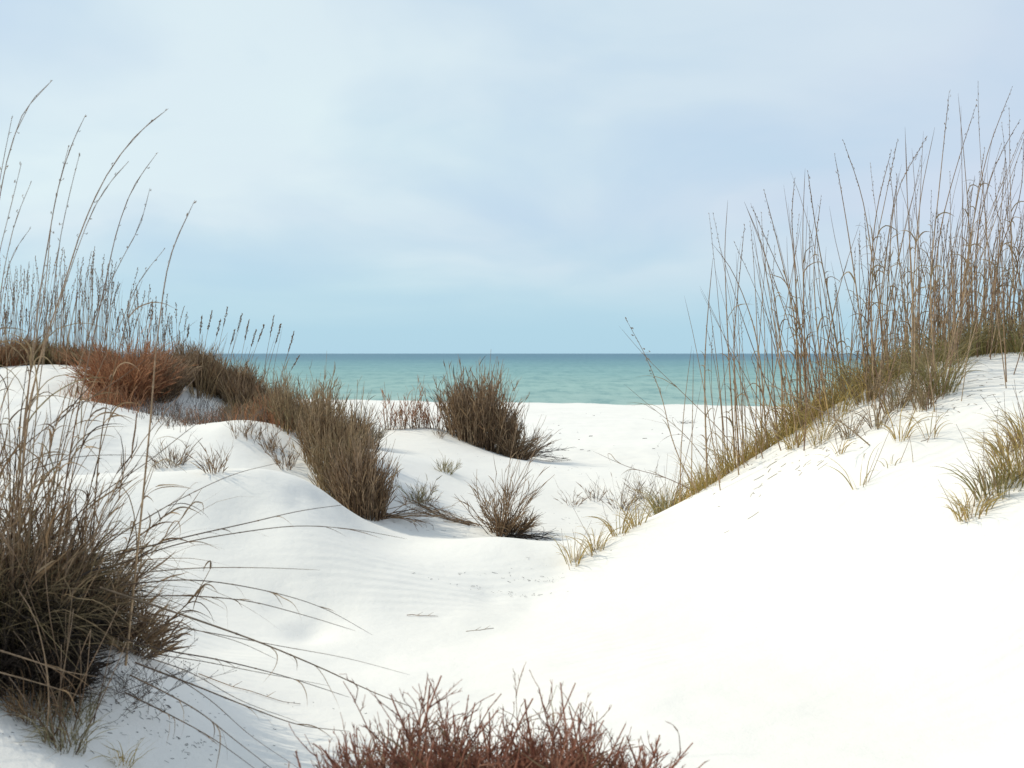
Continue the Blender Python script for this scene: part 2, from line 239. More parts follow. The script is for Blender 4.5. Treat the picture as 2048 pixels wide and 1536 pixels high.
# ------------------------------------------------------------------ mesh helpers
class Geo:
    def __init__(s): s.v = []; s.f = []; s.c = []; s.n = 0
    def add(s, v, f, c):
        s.v.append(v.reshape(-1, 3)); s.f.append(f.reshape(-1, f.shape[-1]) + s.n); s.c.append(c.reshape(-1, 2)); s.n += v.size // 3
    def tubes(s, P, R, var=None, sides=3):
        P = np.asarray(P, float)
        if P.ndim == 2: P = P[None]
        S, N, _ = P.shape; R = np.broadcast_to(R, (S, N)).astype(float)
        if var is None: var = rng.random(S)
        T = np.gradient(P, axis=1); T /= np.linalg.norm(T, axis=2, keepdims=True) + 1e-9
        ref = np.zeros_like(T); ref[..., 1] = 1; ref[np.abs(T[..., 1]) > .9] = (1, 0, 0)
        A = np.cross(T, ref); A /= np.linalg.norm(A, axis=2, keepdims=True) + 1e-9; B = np.cross(T, A)
        an = np.arange(sides) * 2 * math.pi / sides
        V = P[:, :, None] + R[:, :, None, None] * (np.cos(an)[None, None, :, None] * A[:, :, None] + np.sin(an)[None, None, :, None] * B[:, :, None])
        idx = np.arange(S * N * sides).reshape(S, N, sides); nx = np.roll(idx, -1, axis=2)
        Fq = np.stack([idx[:, :-1], nx[:, :-1], nx[:, 1:], idx[:, 1:]], -1)
        c = np.empty((S, N, sides, 2)); c[..., 0] = np.broadcast_to(var, (S,))[:, None, None]; c[..., 1] = np.linspace(0, 1, N)[None, :, None]
        s.add(V, Fq, c)
    def ribbons(s, P, W, side=None, var=None):
        P = np.asarray(P, float)
        if P.ndim == 2: P = P[None]
        S, N, _ = P.shape; W = np.broadcast_to(W, (S, N)).astype(float)
        if var is None: var = rng.random(S)
        T = np.gradient(P, axis=1); T /= np.linalg.norm(T, axis=2, keepdims=True) + 1e-9
        if side is None: side = rng.normal(size=(S, 1, 3)) * (1, 1, .3)
        A = np.cross(T, np.broadcast_to(side, T.shape)); A /= np.linalg.norm(A, axis=2, keepdims=True) + 1e-9
        V = np.stack([P - A * W[..., None] / 2, P + A * W[..., None] / 2], 2)
        idx = np.arange(S * N * 2).reshape(S, N, 2)
        Fq = np.stack([idx[:, :-1, 0], idx[:, :-1, 1], idx[:, 1:, 1], idx[:, 1:, 0]], -1)
        c = np.empty((S, N, 2, 2)); c[..., 0] = np.broadcast_to(var, (S,))[:, None, None]; c[..., 1] = np.linspace(0, 1, N)[None, :, None]
        s.add(V, Fq, c)
    def seeds(s, Cn, D, ln, wd, var=None):
        """flattened spindle-shaped grains: centre, direction, length, width"""
        Cn = np.atleast_2d(Cn); S = len(Cn); D = np.broadcast_to(D, Cn.shape).astype(float); D = D / (np.linalg.norm(D, axis=1, keepdims=True) + 1e-9)
        A = np.cross(D, rng.normal(size=(S, 3))); A /= np.linalg.norm(A, axis=1, keepdims=True) + 1e-9; B = np.cross(D, A)
        ln = np.broadcast_to(ln, (S,))[:, None]; wd = np.broadcast_to(wd, (S,))[:, None]
        V = np.stack([Cn - D * ln / 2, Cn + A * wd / 2, Cn + B * wd / 4, Cn - A * wd / 2, Cn - B * wd / 4, Cn + D * ln / 2], 1)
        f = np.array([[0, 2, 1, 1], [0, 3, 2, 2], [0, 4, 3, 3], [0, 1, 4, 4], [5, 1, 2, 2], [5, 2, 3, 3], [5, 3, 4, 4], [5, 4, 1, 1]])[:, :3]
        if var is None: var = rng.random(S)
        c = np.empty((S, 6, 2)); c[..., 0] = np.broadcast_to(var, (S,))[:, None]; c[..., 1] = .5
        s.add(V, (np.arange(S) * 6)[:, None, None] + f, c)
    def build(s, name, mat, parent=None, origin=(0, 0, 0), smooth=True):
        v = np.concatenate(s.v) - np.asarray(origin); c = np.concatenate(s.c)
        me = bpy.data.meshes.new(name); me.vertices.add(len(v)); me.vertices.foreach_set('co', v.ravel())
        loops = np.concatenate([f.ravel() for f in s.f]); tot = np.concatenate([np.full(len(f), f.shape[1]) for f in s.f])
        me.loops.add(len(loops)); me.loops.foreach_set('vertex_index', loops.astype(np.int32))
        me.polygons.add(len(tot)); st = np.concatenate([[0], np.cumsum(tot)[:-1]])
        me.polygons.foreach_set('loop_start', st.astype(np.int32)); me.polygons.foreach_set('loop_total', tot.astype(np.int32))
        me.update(calc_edges=True)
        at_ = me.color_attributes.new('strand', 'FLOAT_COLOR', 'POINT'); cc = np.ones((len(v), 4)); cc[:, :2] = c
        at_.data.foreach_set('color', cc.ravel())
        if smooth: me.polygons.foreach_set('use_smooth', np.ones(len(tot), bool))
        me.materials.append(MATS[mat] if isinstance(mat, str) else mat)
        o = bpy.data.objects.new(name, me); C.objects.link(o); o.parent = parent
        if parent is None: o.location = origin
        return o
def thing(name, label, cat, loc, group=None):
    o = bpy.data.objects.new(name, None); C.objects.link(o); o.location = tuple(float(a) for a in loc); o.empty_display_size = .1
    o['label'] = label; o['category'] = cat
    if group: o['group'] = group
    return o
def tag(o, label, cat, group=None, kind=None):
    o['label'] = label; o['category'] = cat
    if group: o['group'] = group
    if kind: o['kind'] = kind
    return o
def grow(base, d0, length, bend, N=8, wob=0.0, p=1.3):
    """paths that leave base along d0 and turn towards d0+bend; wob = waviness"""
    base = np.atleast_2d(base); S = len(base); d0 = np.broadcast_to(d0, (S, 3)); bend = np.broadcast_to(bend, (S, 3)); length = np.broadcast_to(length, (S,))
    t = np.linspace(0, 1, N)
    D = d0[:, None] + bend[:, None] * (t ** p)[None, :, None]
    if wob:
        D = D + np.cumsum(rng.normal(size=(S, N, 3)), axis=1) * wob
    D /= np.linalg.norm(D, axis=2, keepdims=True) + 1e-9
    stp = D[:, :-1] * (length / (N - 1))[:, None, None]
    return np.concatenate([base[:, None], base[:, None] + np.cumsum(stp, axis=1)], axis=1)
def taper(r0, r1, N): return np.linspace(r0, r1, N)
def onpath(P, t):
    """sample one point + direction per path at parameter t[S,k]"""
    S, N, _ = P.shape; u = t * (N - 1); i = np.clip(u.astype(int), 0, N - 2); f = (u - i)[..., None]
    a = np.take_along_axis(P, i[..., None].repeat(3, -1), 1); b = np.take_along_axis(P, (i + 1)[..., None].repeat(3, -1), 1)
    d = b - a; return a + d * f, d / (np.linalg.norm(d, axis=-1, keepdims=True) + 1e-9)
def unit(n_, z=0.0, s=1.0):
    a = rng.uniform(0, 2 * math.pi, n_); return np.stack([np.cos(a), np.sin(a), np.full(n_, z)], 1) * s
def spline(pts, N):
    pts = np.asarray(pts, float); d = np.concatenate([[0], np.cumsum(np.linalg.norm(np.diff(pts, axis=0), axis=1))]); d /= d[-1]
    t = np.linspace(0, 1, N); out = np.empty((N, 3))
    m = np.gradient(pts, d, axis=0); i = np.clip(np.searchsorted(d, t, side='right') - 1, 0, len(d) - 2)
    h = (d[i + 1] - d[i])[:, None]; u = ((t - d[i]) / (d[i + 1] - d[i]))[:, None]
    return (2 * u**3 - 3 * u**2 + 1) * pts[i] + (u**3 - 2 * u**2 + u) * h * m[i] + (-2 * u**3 + 3 * u**2) * pts[i + 1] + (u**3 - u**2) * h * m[i + 1]

# ------------------------------------------------------------------ ground and sea
def axis(dense0, dense1, step, lo, hi, g=1.13):
    a = list(np.arange(dense0, dense1, step)); s = step
    while a[-1] < hi: s *= g; a.append(a[-1] + s)
    s = step; b = []; x = dense0
    while x > lo: s *= g; x -= s; b.append(x)
    return np.array(b[::-1] + a)
gx = axis(-5.5, 5.5, .033, -900, 900); gy = axis(2.6, 14.5, .036, -500, 400, 1.035)
X, Y = np.meshgrid(gx, gy); Z = H(X, Y)
# scoured hollows round a few plants and a handful of trampled prints on the floor of the hollow
PR = [(640,1240,.16,.03),(615,1262,.10,.03),(980,1190,.10,.02),(1120,1130,.12,.02),(560,1215,.10,.02),(700,1330,.2,.015),(430,1290,.18,.03),(940,1245,.13,-.012),(1060,1215,.10,.015),(1500,1170,.08,.01),(1640,1150,.09,.012),(1560,1165,.06,.012),
      (560,950,.10,.02),(600,985,.08,.025),(640,1000,.07,.02),(590,1010,.06,.015)]
for a, b, r, d in PR:
    q = hit(a, b); Z -= d * np.exp(-(((X - q[0]) / r) ** 2 + ((Y - q[1]) / (r * 1.6)) ** 2))
g = Geo(); V = np.stack([X, Y, Z], -1); ny, nx_ = X.shape; idx = np.arange(ny * nx_).reshape(ny, nx_)
g.add(V, np.stack([idx[:-1, :-1], idx[:-1, 1:], idx[1:, 1:], idx[1:, :-1]], -1), np.zeros((ny * nx_, 2)))
sand = g.build('sand', SAND); sand['kind'] = 'structure'
g = Geo(); sxs = np.array([-30000, -5000, -900, -200, 0, 200, 900, 5000, 30000.]); sys_ = np.array([30, 60, 120, 300, 1000, 5000, 40000.])
X, Y = np.meshgrid(sxs, sys_); V = np.stack([X, Y, np.full_like(X, -1.045)], -1); ny, nx_ = X.shape; idx = np.arange(ny * nx_).reshape(ny, nx_)
g.add(V, np.stack([idx[:-1, :-1], idx[:-1, 1:], idx[1:, 1:], idx[1:, :-1]], -1), np.zeros((ny * nx_, 2)))
sea = g.build('sea', SEA); sea['kind'] = 'structure'

# ------------------------------------------------------------------ sea oats
def seed_head(P, n_, ln, wd, spread, t0=.8, drop=0.0):
    g = Geo(); P = np.atleast_3d(P); P = P if P.shape[0] == 1 and P.ndim == 3 else np.asarray(P)[None] if np.asarray(P).ndim == 2 else P
    t = np.linspace(t0, .995, n_)[None]; c, d = onpath(P, t); c = c[0]; d = d[0]
    out = rng.normal(size=(n_, 3)) * spread * np.sin(np.linspace(.35, 2.7, n_))[:, None]
    dd = d + rng.normal(size=(n_, 3)) * .25; dd[:, 2] -= drop
    g.seeds(c + out + d * ln * .3, dd, ln * rng.uniform(.7, 1.25, n_), wd * rng.uniform(.7, 1.2, n_))
    # the fine stalklets that carry the grains
    k = n_; sel = np.arange(n_); rc, _d = onpath(P, np.linspace(t0, .998, 8)[None]); g.tubes(rc, taper(.0017, .0009, 8)[None])
    g.tubes(np.stack([c[sel], c[sel] + out[sel] + (1e-4, 0, 1e-4)], 1), np.full((k, 2), .0008)); return g
def stalk(parent, org, P, r=.0036, head=None, sides=4, mat='straw_stalk'):
    g = Geo(); N = len(P); R = taper(r, r * .28, N); R[-1] = r * .1
    # slightly thicker nodes
    t = np.linspace(0, 1, N); g.tubes(P, R, sides=sides)
    for q in (.12, .27, .43, .6):
        c, d = onpath(P[None], np.array([[q]])); c = c[0, 0]; d = d[0, 0]; rr = r * (1 - .72 * q) * 1.45
        g.tubes(np.stack([c - d * .006, c, c + d * .006]), np.array([rr * .7, rr, rr * .7]), var=.9, sides=sides)
    o = g.build('stalk', mat, parent, org)
    if head:
        h = seed_head(P[None], *head).build('seed_head', 'seed_head', o, org)
    return o
def oat_leaves(parent, org, P, n_, lo=.08, hi=.55, ln=(.18, .4), w=.006, mat='straw_leaf', curl=1.0):
    """dry blades leaving the stalk, arching and hanging, some curled"""
    g = Geo(); t = rng.uniform(lo, hi, (1, n_)); c, d = onpath(P[None], t); c = c[0]; d = d[0]
    out = unit(n_); L_ = rng.uniform(*ln, n_)
    b = out * rng.uniform(.6, 1.6, (n_, 1)) * curl + np.array([0, 0, -1.0]) * rng.uniform(.8, 2.6, (n_, 1)) * curl
    Q = grow(c, d + out * .25, L_, b, N=12, wob=.10, p=1.5)
    g.ribbons(Q, w * np.array([.7, 1, 1, 1, .95, .9, .8, .7, .55, .4, .25, .06])[None] * rng.uniform(.6, 1.2, (n_, 1)))
    return g.build('leaves', mat, parent, org)
def basal(parent, org, base, n_, h, R=.06, mat='golden_grass', w=.0045, bend=1.6, name='basal_leaves'):
    g = Geo(); a = unit(n_); r = R * np.sqrt(rng.random(n_)); B = base + a * r[:, None]; B[:, 2] = H(B[:, 0], B[:, 1]) - .01
    d = a * rng.uniform(.1, .6, (n_, 1)) + np.array([0, 0, 1.]); L_ = h * rng.uniform(.5, 1.15, n_)
    b = unit(n_) * rng.uniform(.1, .8, (n_, 1)) + a * rng.uniform(.2, bend, (n_, 1)) + np.array([0, 0, -1.]) * rng.uniform(.1, bend, (n_, 1))
    Q = grow(B, d, L_, b, N=9, wob=.05, p=1.7)
    g.ribbons(Q, w * np.array([.8, 1, 1, .95, .85, .7, .5, .3, .05])[None] * rng.uniform(.6, 1.2, (n_, 1)))
    return g.build(name, mat, parent, org)

ORD = ['first', 'second', 'third', 'fourth', 'fifth', 'sixth', 'seventh', 'eighth', 'ninth', 'tenth', 'eleventh', 'twelfth', 'thirteenth', 'fourteenth', 'fifteenth', 'sixteenth', 'seventeenth', 'eighteenth', 'nineteenth', 'twentieth',
       'twenty-first', 'twenty-second', 'twenty-third', 'twenty-fourth', 'twenty-fifth', 'twenty-sixth', 'twenty-seventh', 'twenty-eighth', 'twenty-ninth', 'thirtieth']
def px_path(pts, D, base=True, drift=None, N=16):
    """3-D path through picture points tip..root at distance D, leaning a little in depth"""
    if drift is None: drift = rng.uniform(-.25, .25)
    k = len(pts); Q = [P3(x, y, D + drift * (1 - i / (k - 1))) for i, (x, y) in enumerate(pts)][::-1]
    if base:
        Q[0][2] = H(Q[0][0], Q[0][1]).item() - .02
    return spline(Q, N)

def zoomR(u, v): return (1180 + u * .4817, 160 + v * .4817)
right_oats = [  # paths from tip to root, in a crop of the right-hand dune; last value: does it carry grains
 [(510,740),(495,900),(480,1100),(487,1500)], [(572,500),(560,700),(565,900),(605,1500)], [(642,600),(622,800),(600,1050),(620,1470)],
 [(508,680),(570,760),(660,960),(740,1350)], [(640,505),(720,700),(780,1000),(800,1400)], [(668,515),(765,740),(850,930),(905,1320)],
 [(722,455),(790,720),(850,1000),(880,1340)], [(850,408),(838,560),(850,760),(862,1360)], [(893,368),(884,600),(886,850),(900,1330)],
 [(903,375),(945,660),(1000,950),(1060,1330)], [(960,480),(930,760),(940,1000),(995,1420)], [(1015,305),(1060,560),(1110,900),(1155,1330)],
 [(1050,248),(1125,470),(1175,760),(1240,1200)], [(1252,290),(1195,520),(1160,880),(1150,1290)], [(1278,245),(1225,500),(1185,700),(1170,1240)],
 [(1308,195),(1318,500),(1340,900),(1345,1250)], [(1400,235),(1290,430),(1240,800),(1235,1190)], [(1432,195),(1375,480),(1345,800),(1335,1330)],
 [(1492,45),(1455,400),(1415,850),(1440,1310)], [(1528,55),(1558,380),(1580,700),(1592,1130)], [(1603,105),(1540,300),(1460,600),(1420,1240)],
 [(1755,25),(1655,290),(1590,600),(1515,1120)], [(1785,165),(1690,340),(1620,580),(1600,1110)], [(1802,245),(1785,480),(1710,690),(1645,1110)],
 [(1640,280),(1590,600),(1560,850),(1500,1180)], [(1830,330),(1790,650),(1760,900),(1740,1110)]]
n0 = len(right_oats)
for i, pts in enumerate(sorted(right_oats, key=lambda p: p[-1][0])):
    pp = [zoomR(*p) for p in pts]; rx, ry = pp[-1]
    b = hit(rx, ry, 5.5, 9.0); D = float(np.clip(b[1], 6.4, 8.6))
    if rx < 1560: D = max(D, 7.7)
    P = px_path(pp, D)
    tallpx = ry - pp[0][1]; lean = pp[0][0] - rx
    word = ('leaning left' if lean < -35 else 'leaning right' if lean > 35 else 'standing upright')
    size = 'tall' if tallpx > 480 else 'shorter'
    root = thing('sea_oats_plant', f'{size} dry sea oats {word}, {ORD[i]} from left on the right dune ridge', 'sea oats', P[0], 'sea oats along the ridge of the right dune')
    heady = rng.random() < .6 or i in (13, 14)
    stalk(root, P[0], P, r=rng.uniform(.0052, .0070), head=(26 if i in (13, 14) else 14, .022, .0065, .0055, .80, .1) if heady else None)
    oat_leaves(root, P[0], P, int(rng.integers(8, 14)), lo=.02, hi=.62, ln=(.07, .27), w=.0085, curl=1.3)
    for k in range(int(rng.integers(6, 9)) if rx < 1640 else int(rng.integers(4, 7))):
        off = rng.normal(size=3) * (.15, .22, 0); B = P[0] + off; B[2] = H(B[0], B[1]).item() - .02
        Lk = np.linalg.norm(P[-1] - P[0]) * rng.uniform(.38, 1.0)
        d = (P[-1] - P[0]) / np.linalg.norm(P[-1] - P[0]) + rng.normal(size=3) * (.12, .12, .02)
        Q = grow(B, d, Lk, rng.normal(size=3) * .14 + (.08, 0, 0), N=12, wob=.012)[0]
        stalk(root, P[0], Q, r=rng.uniform(.0026, .0048), head=(10, .018, .0055, .0045, .82, .1) if rng.random() < .4 else None)
    basal(root, P[0], P[0], 46, .36, R=.12, mat='golden_grass' if rx < 1760 else 'green_grass', w=.0055)
# thicket further right and behind the crest
for i in range(24):
    px = [1650,1700,1742,1782,1812,1838,1860,1880,1900,1918,1934,1950,1964,1978,1990,2003,2016,2028,2040,2054,2072,2095,2120,2150][i]; D = rng.uniform(7.6, 9.0)
    B = at(px, D); root = thing('sea_oats_plant', f'thin sea oats behind the right dune crest, {ORD[i]} of that back row from left', 'sea oats', B, 'sea oats thicket behind the right dune crest')
    for k in range(11):
        q = B + rng.normal(size=3) * (.12, .28, 0); q[2] = H(q[0], q[1]).item() - .02
        Lk = rng.uniform(.5, 1.15) * (1.0 + .28 * min(1, (px - 1650) / 300)) * (1 if k else 1.25)
        Q = grow(q, np.array([rng.normal(0, .12), rng.normal(0, .1), 1]), Lk, np.array([rng.normal(.12, .18), rng.normal(0, .15), 0]), N=12, wob=.01)[0]
        stalk(root, B, Q, r=rng.uniform(.0032, .0056), head=(14, .018, .006, .005, .8, .1) if rng.random() < .55 else None)
        if k < 3: oat_leaves(root, B, Q, 6, lo=.03, hi=.6, ln=(.08, .26), w=.007, curl=1.3)
    basal(root, B, B, 60, .42, R=.2, mat='green_grass' if i % 3 else 'straw_leaf', w=.005)

# three stalks leaning left over the beach
for i, (pp, lab) in enumerate([
    ([(1250,635),(1290,710),(1322,790),(1345,880),(1362,925),(1400,985)], 'straw sea oats stalk with a few grains leaning left across the sea'),
    ([(1238,652),(1290,712),(1380,800),(1440,860),(1500,930)], 'long thin sea oats stalk crossing behind the leaning straw stalk'),
    ([(1248,768),(1300,812),(1370,870),(1440,925)], 'lowest bare stalk slanting left over the white beach from the right ridge'),
    ([(1185,902),(1260,935),(1330,955),(1400,975)], 'faint thin stalk lying almost flat over sand left of the ridge'),
    ([(1745,890),(1690,850),(1600,800),(1540,765),(1500,700)], 'brown fallen stalk slanting across the face of the right dune')]):
    D = 7.75 if i < 4 else 6.9
    b = hit(*pp[-1], 5.5, 9.0) if i != 4 else hit(*pp[0], 5, 8)
    if i == 4: pp = pp[::-1]; D = b[1]
    P = px_path(pp, D if i == 4 else max(b[1], 7.6), drift=.1)
    root = thing('fallen_sea_oats_stalk' if i == 4 else 'leaning_sea_oats', lab, 'sea oats', P[0])
    stalk(root, P[0], P, r=.0042 if i in (0, 4) else .003, head=(16, .022, .012, .022, .62, .5) if i == 0 else None)
    oat_leaves(root, P[0], P, 4, lo=.3, hi=.75, ln=(.15, .35), w=.004)

# far left dune: stands of oats with dark heads
lefts = [(8,12.6),(32,12.9),(55,12.5),(80,12.8),(103,13.0),(126,12.6),(150,12.9),(172,12.4),(196,12.8),(222,12.6),(248,12.9),(276,12.5),(304,12.7),(345,12.8),(-30,12.6),(-70,12.8)]
for i, (px, D) in enumerate(sorted(lefts)):
    B = at(px, D); left_n = 4 if px < 250 else 3
    root = thing('sea_oats_plant', f'distant sea oats with dark heads on the far left dune, {ORD[i]} from left' if px > -20 else 'small distant sea oats just past the left edge of the far left dune', 'sea oats', B, 'sea oats on the far left dune')
    for k in range(left_n + 13):
        q = B + rng.normal(size=3) * (.09, .25, 0); q[2] = H(q[0], q[1]).item() - .02
        Lk = rng.uniform(.6, 1.32) * (1 if px < 230 else .8)
        Q = grow(q, np.array([rng.normal(0.02, .07), rng.normal(0, .1), 1]), Lk, np.array([rng.normal(.05, .13), 0, 0]), N=10, wob=.008)[0]
        stalk(root, B, Q, r=rng.uniform(.0030, .0046), head=(26, .024, .010, .006, .76, .05) if rng.random() < .75 else None, sides=3)
    g_ = basal(root, B, B, 90, .36, R=.2, mat='brown_leaf', w=.006)
slim = [(398,590,650),(408,595,660),(440,600,640),(455,620,650),(468,560,640),(500,560,640),(515,570,650),(530,540,660),(545,580,650),(560,590,660),(585,540,680),(425,500,650),(485,510,655),(597,560,715)]
ms = sorted([(404,632),(424,622),(441,640),(455,615),(470,660),(484,628),(498,640),(512,660),(528,650),(548,632),(562,648),(588,664),(598,712),(378,650)])
for i, (tx, ty) in enumerate(ms):
    bx = tx - rng.uniform(8, 45) - (tx - 470) * .12; D = rng.uniform(11.6, 12.5)
    B = at(bx, D); tip = P3(tx, ty, D); P = spline([B - (0, 0, .02), B * .55 + tip * .45 + np.array([-.03, 0, 0]), tip], 12)
    root = thing('sea_oats_plant', f'slender stalk with narrow dark head above the brown thicket, {ORD[i]} from the left', 'sea oats', B, 'dark-headed stalks above the brown thicket on the left')
    stalk(root, B, P, r=.0046, head=(44, .026, .011, .0055, .78, 0), sides=3)
    Q = P + rng.normal(size=3) * (.05, .1, 0); Q[:, 2] -= np.linspace(0, rng.uniform(.1, .35), 12)
    stalk(root, B, Q, r=.0036, head=None, sides=3)
    basal(root, B, B, 30, .5, R=.1, mat='olive_stem', w=.006, bend=.6)

# ------------------------------------------------------------------ bushes of upright stems
def bush(name, label, cat, base, h, rx, ry=None, n_=500, spread=.28, stem='brown_stem', leaf='brown_leaf', r=.0042, wob=.014, curl=(.06, .08), twigs=1, leaves=5, lean=(0, 0), group=None, twl=.14, lw=.0075, ll=(.06, .15), var=.45, dead=0, lid=None):
    ry = ry or rx; base = np.asarray(base, float); root = thing(name, label, cat, base, group)
    a = rng.uniform(0, 2 * math.pi, n_); q = np.sqrt(rng.random(n_)); ox, oy = np.cos(a) * q, np.sin(a) * q
    B = np.stack([base[0] + ox * rx, base[1] + oy * ry, np.zeros(n_)], 1); B[:, 2] = H(B[:, 0], B[:, 1]) - .02
    d = np.stack([ox * spread + lean[0], oy * spread + lean[1], np.ones(n_)], 1) + rng.normal(size=(n_, 3)) * (.14, .14, 0)
    # stems of uneven height in clumps
    ph = rng.uniform(0, 6.28, 3); cl = 1 + .16 * np.sin(ox * 5 + ph[0]) + .10 * np.sin(oy * 6 + ph[1]) + .08 * np.sin(ox * 13 + ph[2])
    Ls = h * cl * rng.uniform(1 - var, 1.08, n_) * (1 - .25 * q ** 3) * np.where(rng.random(n_) < .07, 1.28, 1)
    bend = np.stack([ox, oy, np.zeros(n_)], 1) * curl[0] + rng.normal(size=(n_, 3)) * curl[1] + np.array([0, 0, -.3]) * curl[0]
    P = grow(B, d, Ls, bend, N=9, wob=wob)
    g = Geo(); g.tubes(P, (taper(r, r * .35, 9)[None] * rng.uniform(.7, 1.3, (n_, 1))))
    small = n_ < 600
    if not small: g.build('stems', stem, root, base)
    if twigs:
        t = rng.uniform(.3, .97, (n_, twigs)); c, dd = onpath(P, t); c = c.reshape(-1, 3); dd = dd.reshape(-1, 3); m = len(c)
        Q = grow(c, dd + unit(m, .1) * rng.uniform(.3, .8, (m, 1)), twl * rng.uniform(.4, 1.1, m), rng.normal(size=(m, 3)) * .3 + (0, 0, .3), N=5, wob=.06)
        if not small: g = Geo()
        g.tubes(Q, taper(r * .5, r * .2, 5)[None])
        if not small: g.build('twigs', stem, root, base)
    if small: g.build('stems', stem, root, base)
    if leaves:
        t = np.clip(rng.normal(.5, .2, (n_, leaves)), .08, .93); c, dd = onpath(P, t); c = c.reshape(-1, 3); dd = dd.reshape(-1, 3); m = len(c)
        Q = grow(c, dd * 1.1 + unit(m) * .5, rng.uniform(*ll, m), unit(m, -.4) * rng.uniform(.1, 1.2, (m, 1)), N=5, wob=.1)
        g = Geo(); g.ribbons(Q, lw * np.array([.5, 1, .9, .6, .1])[None] * rng.uniform(.6, 1.2, (m, 1))); g.build('leaves', leaf, root, base)
    return root
def at2(px, D, py=None): return at(px, D)
# --- left-middle masses, far to near
bush('brown_grass_clump', 'dark brown grass clump on the skyline at the left edge', 'grass clump', at(-10, 12.4), .34, .5, n_=700, stem='rust_stem', leaf='brown_leaf', r=.003)
bush('brown_grass_clump', 'dark green-brown grass clump on the skyline between left edge and dune top', 'grass clump', at(75, 12.7), .30, .42, n_=650, stem='olive_stem', leaf='green_grass')
bush('brown_grass_clump', 'low tawny grass clump on the crest left of the rust-red bush', 'grass clump', at(172, 12.4), .22, .3, n_=260, stem='rust_stem', leaf='straw_leaf')
bush('rust_red_bush', 'rust-red bushy grass clump at the foot of the far left dune', 'bush', at(250, 11.15), .58, .24, .3, n_=700, spread=.5, stem='rust_stem', leaf='rust_stem', wob=.07, curl=(.6, .3), twigs=3, leaves=4, twl=.12, lw=.008)
bush('rust_red_bush', 'darker red-brown bush directly right of the rust-red clump', 'bush', at(318, 11.5), .48, .19, .3, n_=380, spread=.4, stem='brown_stem', leaf='brown_leaf', wob=.06, curl=(.4, .3), twigs=3, leaves=4, lw=.008)
bush('brown_bush', 'dark brown bush under the sea horizon, beside the red-brown bush', 'bush', at(385, 12.3), .44, .32, .3, n_=520, stem='brown_stem', leaf='brown_leaf')
bush('brown_bush', 'olive-brown thicket under the dark-headed stalks, its left half', 'bush', at(445, 12.2), .42, .33, .3, n_=560, stem='olive_stem', leaf='brown_leaf')
bush('brown_bush', 'olive-brown thicket under the dark-headed stalks, its right half beside the sea', 'bush', at(510, 12.0), .38, .30, .3, n_=560, stem='brown_stem', leaf='brown_leaf')
bush('tawny_grass_clump', 'tawny low grass clump below the olive thicket', 'grass clump', at(510, 11.2), .20, .32, .22, n_=260, stem='rust_stem', leaf='straw_leaf', twl=.08)
bush('tawny_grass_clump', 'tawny grass clump on the slope left of the big brown thicket', 'grass clump', at(572, 10.5), .32, .28, .3, n_=330, stem='rust_stem', leaf='straw_leaf', twl=.1)
bush('tawny_grass_clump', 'brown grass clump behind the big thicket, standing against the beach edge', 'grass clump', at(600, 11.3), .38, .24, .26, n_=260, stem='olive_stem', leaf='brown_leaf', twl=.1, var=.7)
bush('brown_thicket', 'tall upper half of the big brown thicket left of the centre', 'bush', at(622, 9.8), .52, .30, .3, n_=300, spread=.12, stem='olive_stem', leaf='straw_leaf', var=.65, twl=.10)
bush('brown_thicket', 'middle of the big brown thicket, its stems reaching over the sea', 'bush', at(672, 9.2), .54, .26, .28, n_=320, spread=.13, stem='olive_stem', leaf='brown_leaf', var=.65, twl=.10)
bush('brown_thicket', 'lower dark end of the big brown thicket, beside the smooth white mound', 'bush', at(725, 8.5), .54, .16, .2, n_=310, spread=.24, stem='brown_stem', leaf='brown_leaf', var=.5, twl=.10, lean=(-.02, 0))
bush('brown_thicket', 'left flank of the big brown thicket, above the smooth mound crest', 'bush', at(688, 8.75), .50, .20, .2, n_=280, spread=.15, stem='olive_stem', leaf='straw_leaf', var=.6, twl=.08)
bush('grey_bush', 'fine grey rounded bush behind the big brown thicket', 'bush', at(712, 11.6), .44, .16, .2, n_=330, spread=.9, stem='grey_twig', leaf='grey_green_grass', r=.003, curl=(.2, .1), twl=.16, leaves=2, lw=.005)
bush('brown_bush', 'big dense brown bush alone on its mound in front of the sea', 'bush', at(964, 13.0), .84, .40, .33, n_=540, spread=.13, stem='brown_stem', leaf='brown_leaf', r=.0050, var=.45, twl=.11, lw=.012, ll=(.08, .2))
bush('brown_bush', 'smaller open bush leaning right against the big brown bush on the mound', 'bush', at(1030, 12.8), .50, .12, .16, n_=150, spread=.8, stem='brown_stem', leaf='brown_leaf', r=.004, lean=(.25, 0), wob=.09, curl=(.5, .35), twl=.2, var=.7)
# thin upright stems in a row left of the big bush
for i, (px, hh) in enumerate([(776,.62),(798,.50),(816,.46),(832,.58),(848,.50),(862,.54),(878,.66)]):
    B = at(px, 13.1); bush('reed_tuft', f'thin upright brown tuft, {ORD[i]} from left between grey bush and mound bush', 'grass tuft', B, hh, .07, n_=13, spread=.22, stem='brown_stem', leaf='rust_stem', r=.0042, twigs=1, twl=.06, var=.75, group='thin brown tufts left of the mound bush')
